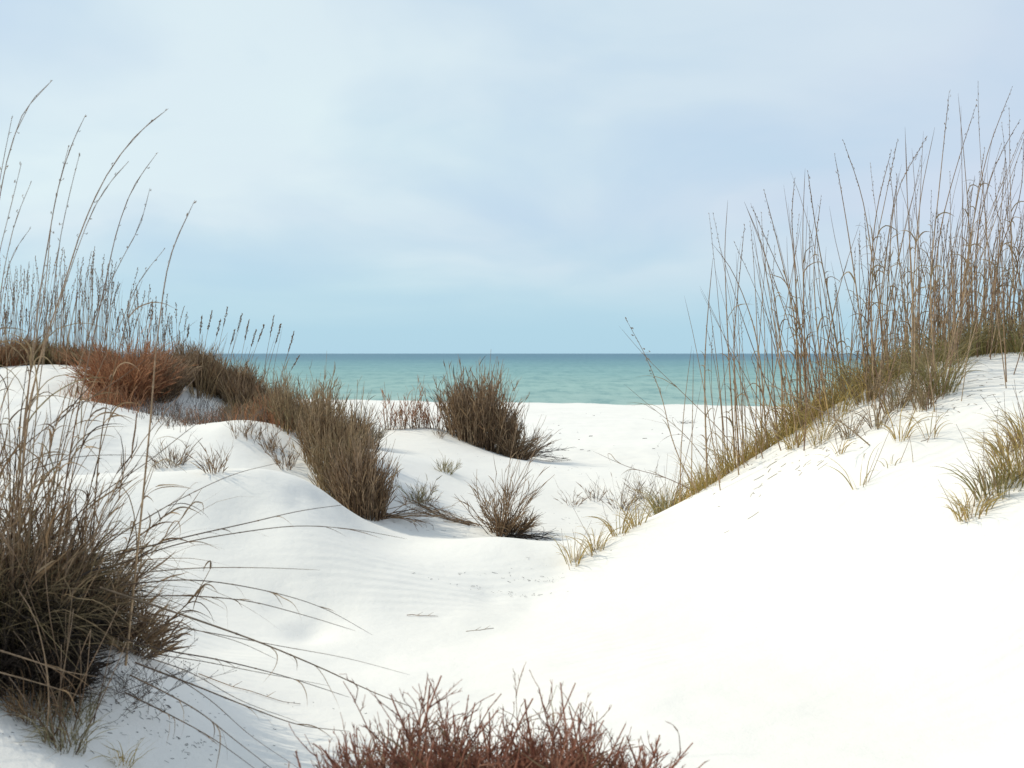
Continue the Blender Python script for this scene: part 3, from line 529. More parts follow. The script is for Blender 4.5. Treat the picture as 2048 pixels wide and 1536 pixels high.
# open shrub in the middle
def open_shrub(label, base, h, n_, spread, rx=.07, stem='brown_stem', leaf='brown_leaf', r=.0032, lean=(0, 0), lv=5, name='open_shrub', ll=(.08, .2), seed=True):
    root = bush(name, label, 'shrub', base, h, rx, n_=n_, spread=spread, stem=stem, leaf=leaf, r=r, wob=.05, curl=(.25, .2), twigs=1, leaves=lv, lean=lean, twl=.10, ll=ll, lw=.0055, var=.7)
    return root
b0 = hit(1000, 1068, 7, 9.5)
open_shrub('open brown shrub of spreading bare stems on the lip of sand in the centre', b0, .72, 52, .75, rx=.08, r=.004, lv=6)
open_shrub('dense low stump of short stems at the right foot of the central open shrub', b0 + (.09, .02, 0), .24, 60, 1.2, rx=.05, stem='dark_twig', leaf='brown_leaf', name='stem_stump')
# sprawling roots and dead twigs (each lies on the sand)
def sprawl(label, base, ang, ln, n_=14, name='dead_branch', mat='brown_stem'):
    root = thing(name, label, 'branch', base); th = math.radians(ang)
    d = np.stack([math.cos(th) + rng.normal(0, .25, n_), math.sin(th) + rng.normal(0, .35, n_), rng.uniform(.02, .25, n_)], 1)
    P = grow(base + rng.normal(size=(n_, 3)) * (.05, .05, .0), d, ln * rng.uniform(.4, 1.0, n_), np.array([0, 0, -.3]), N=9, wob=.09)
    gz = H(P[..., 0], P[..., 1]) + .006; P[..., 2] = np.maximum(P[..., 2], gz); 
    g = Geo(); g.tubes(P, taper(.0045, .0015, 9)[None]); g.build('branches', mat, root, base)
    t = rng.uniform(.3, 1, (n_, 5)); c, dd = onpath(P, t); c = c.reshape(-1, 3); dd = dd.reshape(-1, 3); m = len(c)
    Q = grow(c, dd + unit(m, .35) * .8, rng.uniform(.05, .16, m), unit(m, -.5) * .6, N=5, wob=.12); Q[..., 2] = np.maximum(Q[..., 2], H(Q[..., 0], Q[..., 1]) + .004)
    g = Geo(); g.tubes(Q, taper(.002, .001, 5)[None]); g.build('twigs', mat, root, base); return root
sprawl('fallen branching twigs sprawling right from the foot of the big brown thicket', hit(762, 1035), 5, .62, 16)
sprawl('dead twigs on the sand between the big thicket and the central shrub', hit(880, 1030), 160, .38, 8)
sprawl('dark root-like branches trailing right below the central shrub', hit(1030, 1075, 7, 9.5), -30, .42, 14, mat='dark_twig')
sprawl('low dark branches spreading right from the foot of the mound bush', hit(1030, 912, 10, 15), 0, .7, 16, mat='dark_twig')
sprawl('thin bare twigs lying left of the central shrub on white sand', hit(950, 1050, 7.5, 9.5), 175, .45, 9)
for k, (a, b, r_) in enumerate([(1370,848,.16)]):
    sprawl(['small dark driftwood sprig standing on the far beach beside the leaning stalks', 'low dark sprig on the beach right of the mound bush shadow'][k], hit(a, b), 60 if k == 0 else 10, r_ * 2.2, 8, name='driftwood_sprig', mat='dark_twig')
# sparse wiry shrubs
wiry = [((1240,1020), .42, 34, 1.0, 'wiry grey shrub in the hollow between central shrub and right ridge'), ((1290,1000), .36, 26, .9, 'wiry shrub with dry leaves just right of the grey wiry shrub'),
        ((1190,1000), .24, 20, 1.3, 'low wiry creeping shrub left of the grey wiry shrub'), ((1145,1010), .24, 14, 1.4, 'small thin bare shrub right of the central open shrub'),
        ((835,1005), .26, 30, .8, 'small green-brown tuft right of the big thicket foot'), ((850,1000), .2, 14, 1.3, 'sparse twiggy sprout behind the fallen twigs'), ((890,945), .17, 34, .8, 'small greenish grass tuft on white sand left of the central shrub top'),
        ((430,945), .26, 26, .5, 'small brown sprout poking over the smooth mound crest'), ((350,930), .25, 30, .7, 'thin grey sprout in the hollow behind the smooth mound'), ((330,935), .2, 18, .9, 'tiny faint sprout left of the thin grey sprout'),
        ((478,872), .24, 16, .4, 'fine upright straws on the small rounded crest'), ((545,905), .28, 30, .5, 'brown sprigs in the shaded hollow left of the thicket'), ((572,935), .28, 34, .5, 'brown sprigs at the thicket edge above the smooth mound'),
        ((505,880), .22, 16, .4, 'fine tan straws on the slope right of the small crest'), ((880,875), .22, 16, .6, 'few dry stems on the left shoulder of the bush mound'), ((800,1070), .0, 0, 0, '')]
for (a, b), h_, n_, sp, lab in wiry:
    if n_: open_shrub(lab, hit(a, b), h_, n_, sp, rx=.06, stem='grey_twig' if 'wiry' in lab or 'grey' in lab else ('green_grass' if 'green' in lab else 'brown_stem'), leaf='green_grass' if 'green' in lab else 'brown_leaf', r=.0022, lv=2, name='small_shrub' if h_ > .3 else 'sprout', ll=(.04, .1))

# ------------------------------------------------------------------ dry ground cover nobody could count
def cover(name, label, spots, h, mat, w=.004, bend=1.2, jit=.1, tube=False):
    g = Geo(); B = np.array(spots)[:, :3]; k = len(B)
    B = B + rng.normal(size=(k, 3)) * (jit, jit, 0); B[:, 2] = H(B[:, 0], B[:, 1]) - .01
    d = unit(k) * rng.uniform(.05, .6, (k, 1)) + (0, 0, 1.); L_ = h * rng.uniform(.4, 1.2, k)
    b = unit(k) * rng.uniform(.1, bend, (k, 1)) + np.array([0, 0, -1.]) * rng.uniform(.05, bend, (k, 1))
    Q = grow(B, d, L_, b, N=7, wob=.05, p=1.6)
    if tube: g.tubes(Q, taper(w / 2, w / 6, 7)[None])
    else: g.ribbons(Q, w * np.array([.8, 1, 1, .85, .65, .4, .06])[None] * rng.uniform(.6, 1.2, (k, 1)))
    return tag(g.build(name, mat), label, 'grass', kind='stuff')
def quad_spots(corners, n_, d0=5, d1=16):
    """root points: scatter over a patch of ground given by picture corners that are put on the terrain"""
    c = [hit(*q, d0, d1) for q in corners]; u = rng.random((n_, 1)); v = rng.random((n_, 1))
    return (c[0] * (1 - u) + c[1] * u) * (1 - v) + (c[3] * (1 - u) + c[2] * u) * v
cover('dry_grass', 'sparse grey dry grass on the slope below the rust-red bush', quad_spots([(290,812),(440,800),(560,868),(300,850)], 750, 9.5, 13), .17, 'grey_twig', tube=True, w=.005)
cover('tawny_grass', 'tawny low grass along the top of the small crest left of the thicket', quad_spots([(330,848),(470,838),(600,880),(560,868)], 260, 9.6, 12.5), .18, 'rust_stem', tube=True, w=.005)
cover('tawny_grass', 'tawny grass at the foot of the far left dune around the rust-red bush', quad_spots([(140,790),(280,770),(290,830),(170,815)], 320, 10, 12.5), .24, 'rust_stem', tube=True, w=.005)
# golden grass along the ridge of the right dune
ridge = np.array([at(px, D) for px, D in [(1300,8.0),(1350,7.95),(1400,7.9),(1450,7.95),(1500,8.0),(1560,8.0),(1620,8.0),(1680,8.05),(1750,8.1),(1830,8.15),(1920,8.25),(2050,8.3),(2200,8.3)]])
def along(ridge, u):
    i = np.clip((u * (len(ridge) - 1)).astype(int), 0, len(ridge) - 2); f = u * (len(ridge) - 1) - i; return ridge[i] * (1 - f)[:, None] + ridge[i + 1] * f[:, None]
def clumped(lo, hi, nc, per, pw=1.0, sg=(.05, .05), off=.1):
    u = lo + (hi - lo) * rng.random(nc) ** pw; c = along(ridge, u) + rng.normal(size=(nc, 3)) * (0, off, 0)
    return np.repeat(c, per, 0) + rng.normal(size=(nc * per, 3)) * (*sg, 0)
cover('ridge_grass', 'golden dune grass along the crest of the right dune', clumped(.06, .98, 66, 20, .8), .18, 'golden_grass', jit=.015, w=.0045)
cover('ridge_grass', 'green-brown dune grass mixed in along the right dune crest', clumped(.35, 1, 42, 20, .8), .21, 'green_grass', jit=.02, w=.0045)
cover('ridge_grass', 'golden grass behind the lower end of the right ridge', clumped(.05, .4, 22, 14, 1, off=.25) + (0, .5, 0), .20, 'golden_grass', jit=.04, w=.004)
# distinct tufts along and on the right dune
tufts = [((1150,1160), 7.15, .18, 34, 'golden_grass', 'golden tuft at the lowest end of the right ridge'), ((1190,1125), 7.2, .2, 30, 'golden_grass', 'second golden tuft up from the lowest end of the right ridge'),
 ((1240,1095), 7.35, .24, 28, 'golden_grass', 'third tuft up the right ridge with long arching blades'), ((1275,1080), 7.45, .22, 30, 'golden_grass', 'thin arching tuft on the ridge below the golden band'),
 ((1330,1040), 8.2, .30, 90, 'green_grass', 'greenish tuft behind the ridge where the golden band begins'), ((1350,985), 9.0, .28, 110, 'green_grass', 'dark green tuft in the hollow left of the golden band'),
 ((1720,1000), 6.1, .24, 7, 'golden_grass', 'few single straws standing on the bare face of the right dune'), ((1780,975), 6.2, .12, 6, 'golden_grass', 'tiny sparse sprout on the bare right dune face'),
 ((1640,865), 7.2, .24, 40, 'golden_grass', 'golden tuft on the slope just below the crest oats'), ((1590,895), 7.4, .2, 40, 'golden_grass', 'low golden tuft at the left shoulder of the right dune'),
 ((1735,790), 7.5, .30, 60, 'straw_leaf', 'straw-coloured tuft round a thick stalk on the right dune'), ((1790,800), 7.1, .26, 60, 'straw_leaf', 'tangled straw tuft in the middle of the upper right dune'),
 ((1880,775), 7.1, .34, 90, 'green_grass', 'green bladed tuft on the sandy shoulder of the right dune'), ((1850,800), 6.9, .24, 50, 'straw_leaf', 'straw tuft left of the green bladed tuft'),
 ((1800,880), 6.5, .24, 22, 'golden_grass', 'open tan tuft on the sand below the tangled straw tuft'), ((1860,895), 6.4, .2, 12, 'golden_grass', 'faint tan tuft right of the open tan tuft'), ((1700,845), 7.0, .18, 30, 'straw_leaf', 'low dry tuft on the slope above the bare face'),
 ((1755,830), 6.9, .22, 36, 'straw_leaf', 'reddish dry tuft between the slope oats'), ((1680,890), 6.7, .14, 10, 'golden_grass', 'tiny tan sprig under the slope tufts'),
 ((1945,1022), 5.2, .15, 60, 'golden_grass', 'golden-brown arching grass clump at the right edge, its left part'), ((1998,990), 5.3, .20, 110, 'green_grass', 'dense dark-based grass clump at the right edge of the frame'),
 ((2050,960), 5.35, .26, 120, 'golden_grass', 'golden grass clump cut by the right edge of the frame'), ((2010,900), 5.8, .13, 40, 'straw_leaf', 'reddish straw tuft above the right edge clump'), ((2065,890), 5.8, .22, 90, 'golden_grass', 'upper straw clump cut by the right frame edge')]
for (a, b), D, h_, n_, mat, lab in tufts:
    B = at(a, D); root = thing('grass_tuft', lab, 'grass tuft', B)
    basal(root, B, B, n_, h_ * 1.25, R=.03 + .0007 * n_, mat=mat, w=.0055, bend=1.9, name='leaves')
    k = max(2, n_ // 9); g = Geo(); bb = B + rng.normal(size=(k, 3)) * (.04, .04, 0); bb[:, 2] = H(bb[:, 0], bb[:, 1]) - .01
    g.tubes(grow(bb, unit(k, 2.2), h_ * rng.uniform(.9, 1.9, k), rng.normal(size=(k, 3)) * .4, N=7, wob=.03), taper(.0022, .0008, 7)[None]); g.build('straws', 'straw_stalk', root, B)

# ------------------------------------------------------------------ left foreground
def leafy_clump(label, base, R, n_, ln, mat, w, bend, name='dune_grass_clump', d=.5, twig=0):
    root = thing(name, label, 'grass clump', base)
    a = unit(n_); r = R * np.sqrt(rng.random(n_)); B = base + a * r[:, None]; B[:, 2] = H(B[:, 0], B[:, 1]) - .01
    dd = a * rng.uniform(.05, d, (n_, 1)) + (0, 0, 1.); Ls = rng.uniform(*ln, n_)
    b = a * rng.uniform(.3, bend, (n_, 1)) + unit(n_) * rng.uniform(0, .9, (n_, 1)) + np.array([0, 0, -1.]) * rng.uniform(.4, bend * 1.15, (n_, 1))
    P = grow(B, dd, Ls, b, N=13, wob=.13, p=1.4); P[..., 2] = np.maximum(P[..., 2], H(P[..., 0], P[..., 1]) + .004)
    g = Geo(); g.ribbons(P, w * np.array([.8, 1, 1, 1, .95, .9, .85, .75, .65, .5, .36, .2, .05])[None] * rng.uniform(.5, 1.2, (n_, 1))); g.build('leaves', mat, root, base)
    if twig:
        bb = base + unit(twig) * (R * np.sqrt(rng.random((twig, 1)))); bb[:, 2] = H(bb[:, 0], bb[:, 1]) - .01
        Q = grow(bb, unit(twig, 2.2), rng.uniform(.25, .62, twig), rng.normal(size=(twig, 3)) * .5, N=9, wob=.06)
        g = Geo(); g.tubes(Q, taper(.0028, .001, 9)[None]); g.build('stems', 'brown_stem', root, base)
    return root
leafy_clump('big dark tangled grass clump filling the left foreground edge', at(-65, 4.08), .34, 1400, (.22, .66), 'tangle_leaf', .0042, 3.0, twig=120)
leafy_clump('tan curling grass in front of the big dark clump', at(20, 3.88), .18, 560, (.2, .52), 'tangle_leaf', .004, 3.6, twig=40)
leafy_clump('brown tangled grass at the right side of the big dark clump', at(85, 4.15), .16, 330, (.12, .40), 'tangle_leaf', .0036, 3.0, twig=90)
leafy_clump('dark matted grass hanging out of the left frame edge', at(-100, 3.9), .28, 1000, (.22, .6), 'tangle_leaf', .0042, 3.0, twig=60)
bush('twiggy_shrub', 'near-black strands added as painted shade low in front of the big left clump', 'shrub', at(15, 3.74), .20, .20, .14, n_=600, spread=.9, stem='dark_twig', leaf='dark_twig', r=.0020, wob=.14, curl=(1.2, .7), twigs=3, leaves=3, twl=.12)  # near-black colour puts deep shade into the foot of the clump
bush('twiggy_shrub', 'near-black strands added as painted shade inside the big left clump', 'shrub', at(-10, 4.02), .30, .30, .22, n_=1200, spread=.9, stem='dark_twig', leaf='dark_twig', r=.0022, wob=.12, curl=(1.0, .6), twigs=3, leaves=3, twl=.14)  # added core, coloured near-black to paint the shade within the clump
leafy_clump('pale grey-green grass tuft at the bottom left corner', hit(130, 1500), .06, 90, (.10, .2), 'grey_green_grass', .0035, 1.3, name='pale_grass_tuft', twig=10)
leafy_clump('second pale tuft with curled straws just above the corner tuft', hit(150, 1440), .06, 70, (.10, .22), 'grey_green_grass', .0035, 1.8, name='pale_grass_tuft', twig=8)
leafy_clump('small dry brown tuft at the bottom beside the pale corner tufts', hit(245, 1530), .03, 26, (.08, .16), 'golden_grass', .0035, 1.6, name='dry_grass_tuft')
leafy_clump('dark low tuft at the left foot of the pale corner tufts', hit(60, 1440), .06, 120, (.1, .22), 'brown_leaf', .0035, 1.9, name='dry_grass_tuft')
leafy_clump('loose pale straw loops arching over the top of the big dark clump', at(0, 4.0) , .28, 150, (.55, .95), 'straw_leaf', .0034, 2.6, name='loose_straw_grass', d=.7)
leafy_clump('loose brown blades curling out at the right of the big dark clump', at(115, 4.05), .13, 60, (.3, .65), 'brown_leaf', .0036, 3.2, name='loose_straw_grass', d=.9)
bush('dry_stalk_clump', 'upright dry brown stalks with curled leaves rising out of the dark left clump', 'grass clump', at(-10, 4.0), .95, .26, n_=85, spread=.16, stem='straw_stalk', leaf='brown_leaf', r=.0028, wob=.03, curl=(.15, .22), twigs=1, leaves=7, lean=(.06, 0), ll=(.08, .26), lw=.006, var=.6)
bush('dry_stalk_clump', 'shorter dry stalks with drooping dark leaves at the right flank of the left clump', 'grass clump', at(135, 4.1), .5, .11, n_=34, spread=.3, stem='brown_stem', leaf='brown_leaf', r=.0024, wob=.05, curl=(.3, .3), twigs=2, leaves=7, lean=(.35, 0), ll=(.06, .18), lw=.006, var=.6)
# wiry bases
bush('twiggy_shrub', 'dark twiggy undergrowth between the big clump and the lone tall stalk', 'shrub', at(170, 4.2), .34, .14, n_=140, spread=.8, stem='brown_stem', leaf='brown_leaf', r=.0018, wob=.1, curl=(.6, .5), twigs=3, leaves=2, twl=.15)
bush('twiggy_shrub', 'dense dark twig mass at the root of the lone tall stalk', 'shrub', hit(255, 1300, 3.4, 5), .22, .06, n_=120, spread=1.2, stem='brown_stem', leaf='brown_leaf', r=.0018, wob=.1, curl=(.8, .6), twigs=2, leaves=3, twl=.1)
# delicate plant with tiny dark seeds
B = hit(235, 1400, 3, 5); root = thing('wispy_seed_plant', 'wispy plant with tiny dark seeds, in the shade below the lone stalk', 'plant', B)
k = 46; bb = B + rng.normal(size=(k, 3)) * (.06, .06, 0); bb[:, 2] = H(bb[:, 0], bb[:, 1]) - .01
P = grow(bb, unit(k, .6), rng.uniform(.12, .34, k), unit(k, .1) * .5, N=8, wob=.08); P[..., 2] = np.maximum(P[..., 2], H(P[..., 0], P[..., 1]) + .006)
g = Geo(); g.tubes(P, .0008); t = rng.uniform(.3, 1, (k, 9)); c, d = onpath(P, t); c = c.reshape(-1, 3); d = d.reshape(-1, 3)
Q = grow(c, d + unit(len(c), .3), rng.uniform(.02, .07, len(c)), (0, 0, .2), N=4, wob=.1); g.tubes(Q, .0006); g.build('stems', 'grey_twig', root, B)
g = Geo(); g.seeds(Q[:, -1], rng.normal(size=(len(c), 3)), .0055, .005); g.build('seeds', 'dark_twig', root, B)

# tall foreground oats, traced root..tip at their own distances
TALL = [
 ([(390,400),(345,500),(318,650),(300,850),(272,1130),(250,1292)], 4.0, 'lone tall sea oats stalk standing right of the foreground clump', .0050),
 ([(105,160),(55,212),(20,300),(-5,420),(-40,700),(-60,1000)], 3.8, 'very tall arching stalk at the top left, its tip bent right', .0040),
 ([(172,228),(145,285),(118,370),(97,480),(78,600),(55,800),(30,1050)], 4.0, 'tall straight stalk leaning right, tip below the top left arch', .0042),
 ([(337,217),(285,258),(215,348),(165,455),(128,570),(85,700),(25,1000)], 3.9, 'long arching stalk whose tip reaches furthest right over the sky', .0046),
 ([(258,322),(225,358),(190,412),(158,490),(115,620),(75,740),(0,1050)], 4.1, 'thinner arching stalk just below the furthest-reaching one', .0030),
 ([(315,305),(268,372),(236,455),(212,560),(190,660),(150,850),(95,1080)], 4.2, 'slender arching stalk between the longest arch and the lone stalk', .0040),
 ([(300,376),(280,450),(243,520),(200,610),(150,760),(70,1050)], 4.0, 'thin nearly straight stalk under the slender arch', .0028),
 ([(160,305),(141,380),(120,480),(106,590),(80,760),(50,1050)], 3.9, 'thin upright stalk right of the tall straight one', .0030),
 ([(43,325),(25,400),(0,500),(-30,700),(-50,1000)], 3.7, 'thin pale stalk at the left edge below the top arch', .0028),
 ([(62,365),(35,430),(10,530),(-10,700),(-30,1000)], 3.9, 'second thin pale stalk at the left edge, curving right', .0026),
 ([(25,230),(5,330),(-15,450),(-50,800),(-70,1050)], 3.8, 'stalk grazing the left frame edge above the others', .0034),
 ([(330,497),(280,560),(245,640),(190,760),(110,980)], 4.3, 'fine low stalk slanting right behind the lone tall stalk', .0022),
 ([(138,290),(105,430),(92,560),(60,750),(15,950)], 4.1, 'brown stalk rising through the left oats, hidden near its base', .0036),
 ([(62,455),(30,500),(0,620),(-20,900)], 4.1, 'short curved stalk near the left edge', .0022)]
for pp, D, lab, r_ in TALL:
    P = px_path(pp, D, N=26, drift=rng.uniform(-.15, .25))
    root = thing('tall_sea_oats_stalk', lab, 'sea oats', P[0])
    stalk(root, P[0], P, r=r_ * 1.0, head=(12, .012, .0045, .006, .62, .4))
    oat_leaves(root, P[0], P, 7, lo=.08, hi=.52, ln=(.15, .45), w=.005, curl=1.2)
# shorter brown stalks with curled leaves rising from the clump
for i, (pp, lab) in enumerate([
    ([(118,820),(100,900),(70,1000),(40,1100)], 'brown stalk with twisted dark leaves left of the tan curling grass'),
    ([(195,780),(170,870),(130,1010),(90,1150)], 'straw stalk bending right above the foreground clump'),
    ([(10,640),(15,760),(20,900),(10,1080)], 'reddish stalk rising along the left frame edge'),
    ([(60,690),(45,800),(30,930),(20,1080)], 'second reddish stalk just right of the frame edge'),
    ([(165,700),(150,800),(120,930),(100,1080)], 'straw stalk standing in front of the far left dune'),
    ([(240,760),(215,850),(180,980),(150,1120)], 'pale leaning stalk left of the lone tall stalk'),
    ([(285,560),(255,640),(215,800),(175,1000)], 'long straw stalk parallel to the lone tall stalk'),
    ([(370,985),(330,1030),(250,1100),(170,1170)], 'brown stalk with drooping dark leaves leaning right over white sand'),
    ([(405,975),(345,1060),(270,1130),(215,1180)], 'second brown stalk with drooping leaves, just above the reclining stems'),
    ([(425,1130),(390,1190),(330,1250),(270,1310)], 'thin forked stalk leaning right from the root of the lone stalk'),
    ([(310,930),(285,1000),(255,1090),(200,1200)], 'slim brown stalk with bent leaf tips beside the lone stalk')]):
    P = px_path(pp, 3.95 + .04 * i, N=18)
    root = thing('leaning_brown_stalk', lab, 'grass stalk', P[0]); stalk(root, P[0], P, r=.0036, mat='brown_leaf')
    oat_leaves(root, P[0], P, 11, lo=.15, hi=.97, ln=(.08, .22), w=.0062, mat='brown_leaf', curl=1.5)
# long stems lying over the sand to the right
REC = [
 ([(840,1420),(760,1390),(640,1335),(520,1285),(380,1235),(200,1175)], 3.85, 3.55, 'thickest brown reclining stem reaching to the red foreground bush', .0036),
 ([(640,1140),(540,1136),(400,1136),(230,1150)], 3.9, 4.0, 'thin level reclining stem, uppermost of the nearly flat ones', .0020),
 ([(745,1270),(650,1218),(500,1175),(380,1160),(240,1170)], 3.9, 3.9, 'reclining stem arching over the sand with a drooping tip', .0021),
 ([(712,1262),(600,1228),(500,1203),(380,1192),(220,1195)], 3.85, 3.8, 'reclining stem directly under the arching one', .0023),
 ([(556,1320),(480,1285),(400,1262),(250,1225)], 3.85, 3.75, 'short reclining stem beside the thickest one', .0018),
 ([(820,1350),(700,1318),(560,1292),(400,1262),(260,1240)], 3.9, 3.75, 'fine reclining stem passing just above the thickest stem end', .0016),
 ([(700,1395),(560,1350),(430,1318),(330,1300),(240,1275)], 3.85, 3.7, 'reclining stem below the thickest one, ending at the red bush', .0026),
 ([(660,1372),(520,1345),(400,1322),(250,1300)], 3.8, 3.7, 'thin reclining stem doubling the one below the thickest', .0016),
 ([(700,1463),(600,1450),(500,1415),(400,1375),(270,1325)], 3.75, 3.5, 'dark stem lying across the shaded sand, upper one', .0028),
 ([(600,1445),(480,1400),(380,1345),(280,1310)], 3.8, 3.6, 'thin dark stem between the two in the shade', .0017),
 ([(560,1550),(470,1480),(400,1425),(330,1385),(260,1350)], 3.7, 3.3, 'dark stem slanting down to the bottom frame edge in shade', .0026),
 ([(520,1545),(430,1480),(340,1430),(250,1385)], 3.65, 3.3, 'lowest dark stem slanting down in the shaded corner', .0024),
 ([(610,1545),(500,1470),(420,1400),(330,1340)], 3.75, 3.4, 'thin dark stem ending at the bottom edge left of the red bush', .0016),
 ([(560,925),(470,948),(380,988),(270,1050),(150,1130)], 4.0, 4.2, 'long stem rising right past the smooth mound, upper one', .0022),
 ([(700,1008),(600,1022),(500,1045),(380,1072),(230,1110)], 4.0, 4.2, 'long dark stem crossing the foot of the smooth mound', .0026),
 ([(815,1078),(700,1058),(600,1052),(480,1065),(350,1090),(220,1135)], 4.0, 4.2, 'long stem arching over the white hollow, tip far right', .0022),
 ([(330,915),(250,910),(150,915),(60,940)], 4.0, 4.1, 'thin stem lying level across the white slope behind the clump', .0015),
 ([(395,640),(330,690),(250,750),(100,850),(0,930)], 4.0, 4.2, 'thin stem slanting up right in front of the rust-red bush', .0016),
 ([(480,790),(390,850),(300,920),(200,990),(100,1080)], 4.0, 4.2, 'thin stem slanting up right across the snow-white slope', .0020),
 ([(200,1355),(120,1340),(60,1320),(-20,1295)], 3.4, 3.3, 'pale straw crossing the dark clump near the bottom left', .0026),
 ([(170,1395),(90,1370),(0,1345),(-40,1335)], 3.3, 3.2, 'second pale straw under the first at the bottom left', .0024)]
for pp, D0, D1, lab, r_ in REC:
    k = len(pp); Q = [P3(x, y, D1 + (D0 - D1) * (i / (k - 1))) for i, (x, y) in enumerate(pp)]; Q = np.array(Q[::-1])
    P = spline(Q, 22); gz = H(P[:, 0], P[:, 1]) + .004; P[:, 2] = np.maximum(P[:, 2], gz)
    root = thing('reclining_stem', lab, 'grass stem', P[0]); stalk(root, P[0], P, r=r_ * 1.15, mat='reclining_stem')
    if r_ > .002: oat_leaves(root, P[0], P, 4, lo=.25, hi=.8, ln=(.06, .2), w=.003, mat='brown_leaf', curl=1.3)

# ------------------------------------------------------------------ red bush at the bottom
def red_bush(label, base, R, n_, hmax, lean):
    root = thing('red_twig_bush', label, 'bush', base)
    a = rng.uniform(0, 2 * math.pi, n_); q = np.sqrt(rng.random(n_)); ox, oy = np.cos(a) * q, np.sin(a) * q
    B = np.stack([base[0] + ox * R * .6, base[1] + oy * R * .45, np.zeros(n_)], 1); B[:, 2] = H(B[:, 0], B[:, 1]) - .02
    tall = rng.random(n_) < .055; lat = np.where(tall, .25, 1.0)[:, None]
    d = np.stack([ox * .5 + lean, oy * .5, np.full(n_, .95)], 1) + rng.normal(size=(n_, 3)) * .15
    d[:, :2] *= lat; d[:, 2] = np.where(tall, 1.3, d[:, 2])
    P = grow(B, d, hmax * (rng.uniform(.45, .8, n_) + rng.uniform(.1, .34, n_) * tall), np.stack([-ox * .35, -oy * .2, np.full(n_, .6)], 1) + rng.normal(size=(n_, 3)) * .9 * np.maximum(lat, .7), N=14, wob=.21)
    g = Geo(); g.tubes(P, taper(.0034, .0012, 14)[None] * rng.uniform(.5, 1.6, (n_, 1)), sides=4); g.build('branches', 'red_twig', root, base)
    t = rng.uniform(.1, .9, (n_, 18)); c, dd = onpath(P, t); c = c.reshape(-1, 3); dd = dd.reshape(-1, 3); m = len(c)
    Q = grow(c, dd + unit(m, .2) * rng.uniform(.4, 1.1, (m, 1)), rng.uniform(.03, .12, m), rng.normal(size=(m, 3)) * .9 + (0, 0, .25), N=7, wob=.24)
    g = Geo(); g.tubes(Q, taper(.0016, .0007, 7)[None]); g.build('twigs', 'red_twig', root, base)
    g = Geo()
    for PP, kk in ((P, 18), (Q, 3)):
        S = len(PP); t = rng.uniform(.2, 1, (S, kk)); c, dd = onpath(PP, t); c = c.reshape(-1, 3); dd = dd.reshape(-1, 3); m = len(c)
        W = grow(c, dd + unit(m, .1) * .55, rng.uniform(.008, .02, m), unit(m, .2) * .3, N=3)
        g.tubes(W, np.array([.0011, .0009, .0003])[None])
    g.build('needles', 'red_twig', root, base); g = Geo(); k = n_ * 2; t = rng.uniform(.02, .8, (n_, 2)); c, dd = onpath(P, t); c = c.reshape(-1, 3); dd = dd.reshape(-1, 3)
    g.ribbons(grow(c, dd + unit(k, .1) * .8, rng.uniform(.05, .16, k), unit(k, -.5) * .8, N=7, wob=.18), .0042 * np.array([.6, 1, 1, .9, .7, .4, .1])[None]); g.build('dry_leaves', 'straw_leaf', root, base)
    return root
red_bush('reddish-brown twiggy bush in the bottom foreground, its left half', at(850, 2.80), .165, 620, .66, -.04)
red_bush('reddish-brown twiggy bush in the bottom foreground, its right half', at(1090, 2.80), .165, 620, .62, .03)
red_bush('low dark tangle between the two halves of the red foreground bush', at(960, 2.70), .17, 420, .55, 0)
red_bush('small red sprig poking up right of the red foreground bush', at(1340, 2.9), .03, 5, .26, 0)

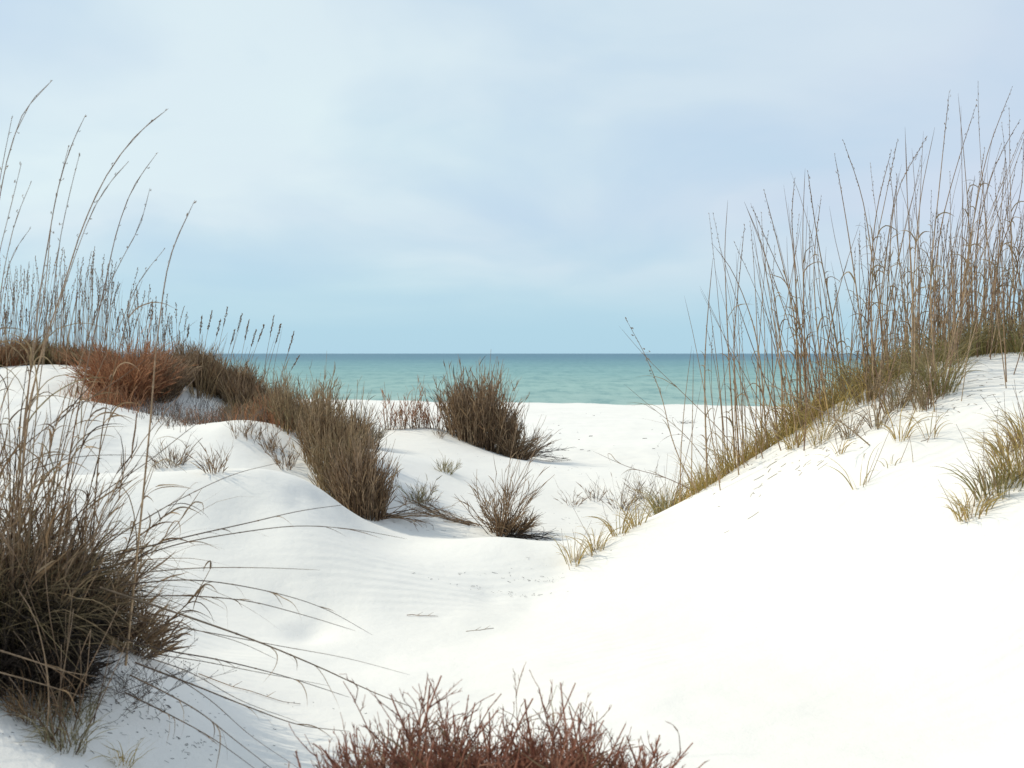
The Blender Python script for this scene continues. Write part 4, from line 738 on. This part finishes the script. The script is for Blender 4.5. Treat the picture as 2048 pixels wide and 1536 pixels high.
# ------------------------------------------------------------------ litter, loose straws, flecks on the far beach
def litter(label, pts, ln, mat='dark_twig', r=.0014):
    pts = np.array(pts); k = len(pts); th = rng.uniform(0, math.pi, k); L_ = rng.uniform(*ln, k)
    d = np.stack([np.cos(th), np.sin(th) * .7, np.zeros(k)], 1); A = pts - d * L_[:, None] / 2; P = np.stack([A, pts + rng.normal(size=(k, 3)) * L_[:, None] * .08, pts + d * L_[:, None] / 2], 1)
    P[..., 2] = H(P[..., 0], P[..., 1]) + r * 1.2
    g = Geo(); g.tubes(P, np.full((k, 3), r) * rng.uniform(.5, 1.3, (k, 1))); return tag(g.build('plant_litter', mat), label, 'litter', kind='stuff')
def blob(px, py, n_, sx_, sy_): 
    c = hit(px, py); return [c + rng.normal(size=3) * (sx_, sy_, 0) for _ in range(n_)]
spots = []
for a, b, k, s1, s2 in [(1000,1185,40,.2,.02),(1040,1160,30,.2,.02),(1120,1130,20,.2,.1),(1250,1040,80,.4,.2),(1100,1040,20,.3,.1),(820,1050,40,.3,.1),(950,1265,10,.06,.03),(1060,930,24,.5,.1),(1330,950,30,.6,.2)]: spots += blob(a, b, k, s1, s2)
litter('scattered dark bits of dead twig over the sand in the hollow', spots, (.003, .03), r=.0009)
spots = []
for a, b, k, s1, s2 in [(350,1450,30,.2,.2),(250,1430,70,.09,.07),(450,1480,22,.2,.15),(60,1420,120,.15,.12),(520,1390,16,.2,.05),(150,1350,160,.16,.16),(390,1500,26,.05,.06),(300,1380,50,.07,.05)]: spots += blob(a, b, k, s1, s2)
litter('dark seed and twig litter in the shade below the left clump', spots, (.002, .02), r=.0009)
spots = [hit(rng.uniform(1040, 1440), rng.uniform(820, 905), 14, 60) for _ in range(36)]
litter('small dark flecks of seaweed and twig on the far beach', spots, (.02, .09), r=.005)
spots = []
for a, b, k, s1, s2 in [(1780,830,120,.5,.3),(1650,870,60,.3,.2),(1900,800,60,.4,.2)]: spots += blob(a, b, k, s1, s2)
litter('pale straw litter among the tufts on the right dune', spots, (.015, .07), mat='straw_leaf', r=.0014)
for a, b, ln_, ang, lab in [(845,1233,.17,12,'single pale twig lying alone on the white sand in the centre'), (960,1262,.16,25,'bent dry straw on the sand above the red foreground bush'), (500,1388,.4,4,'golden straw lying along the edge of the shade at lower left')]:
    c = hit(a, b); th = math.radians(ang); P = np.array([c + np.array([math.cos(th), math.sin(th), 0]) * s * ln_ + (0, 0, 0) for s in np.linspace(-.5, .5, 7)]); P[:, 1] += rng.normal(0, .004, 7); P[:, 2] = H(P[:, 0], P[:, 1]) + .006
    g = Geo(); g.tubes(P, taper(.0019, .0010, 7), sides=5)
    for s in (2, 4): g.tubes(np.array([P[s], P[s] + (.03, .03, .012)]), np.array([.0016, .0006]))
    tag(g.build('loose_twig', 'straw_stalk', None, P[0]), lab, 'twig')
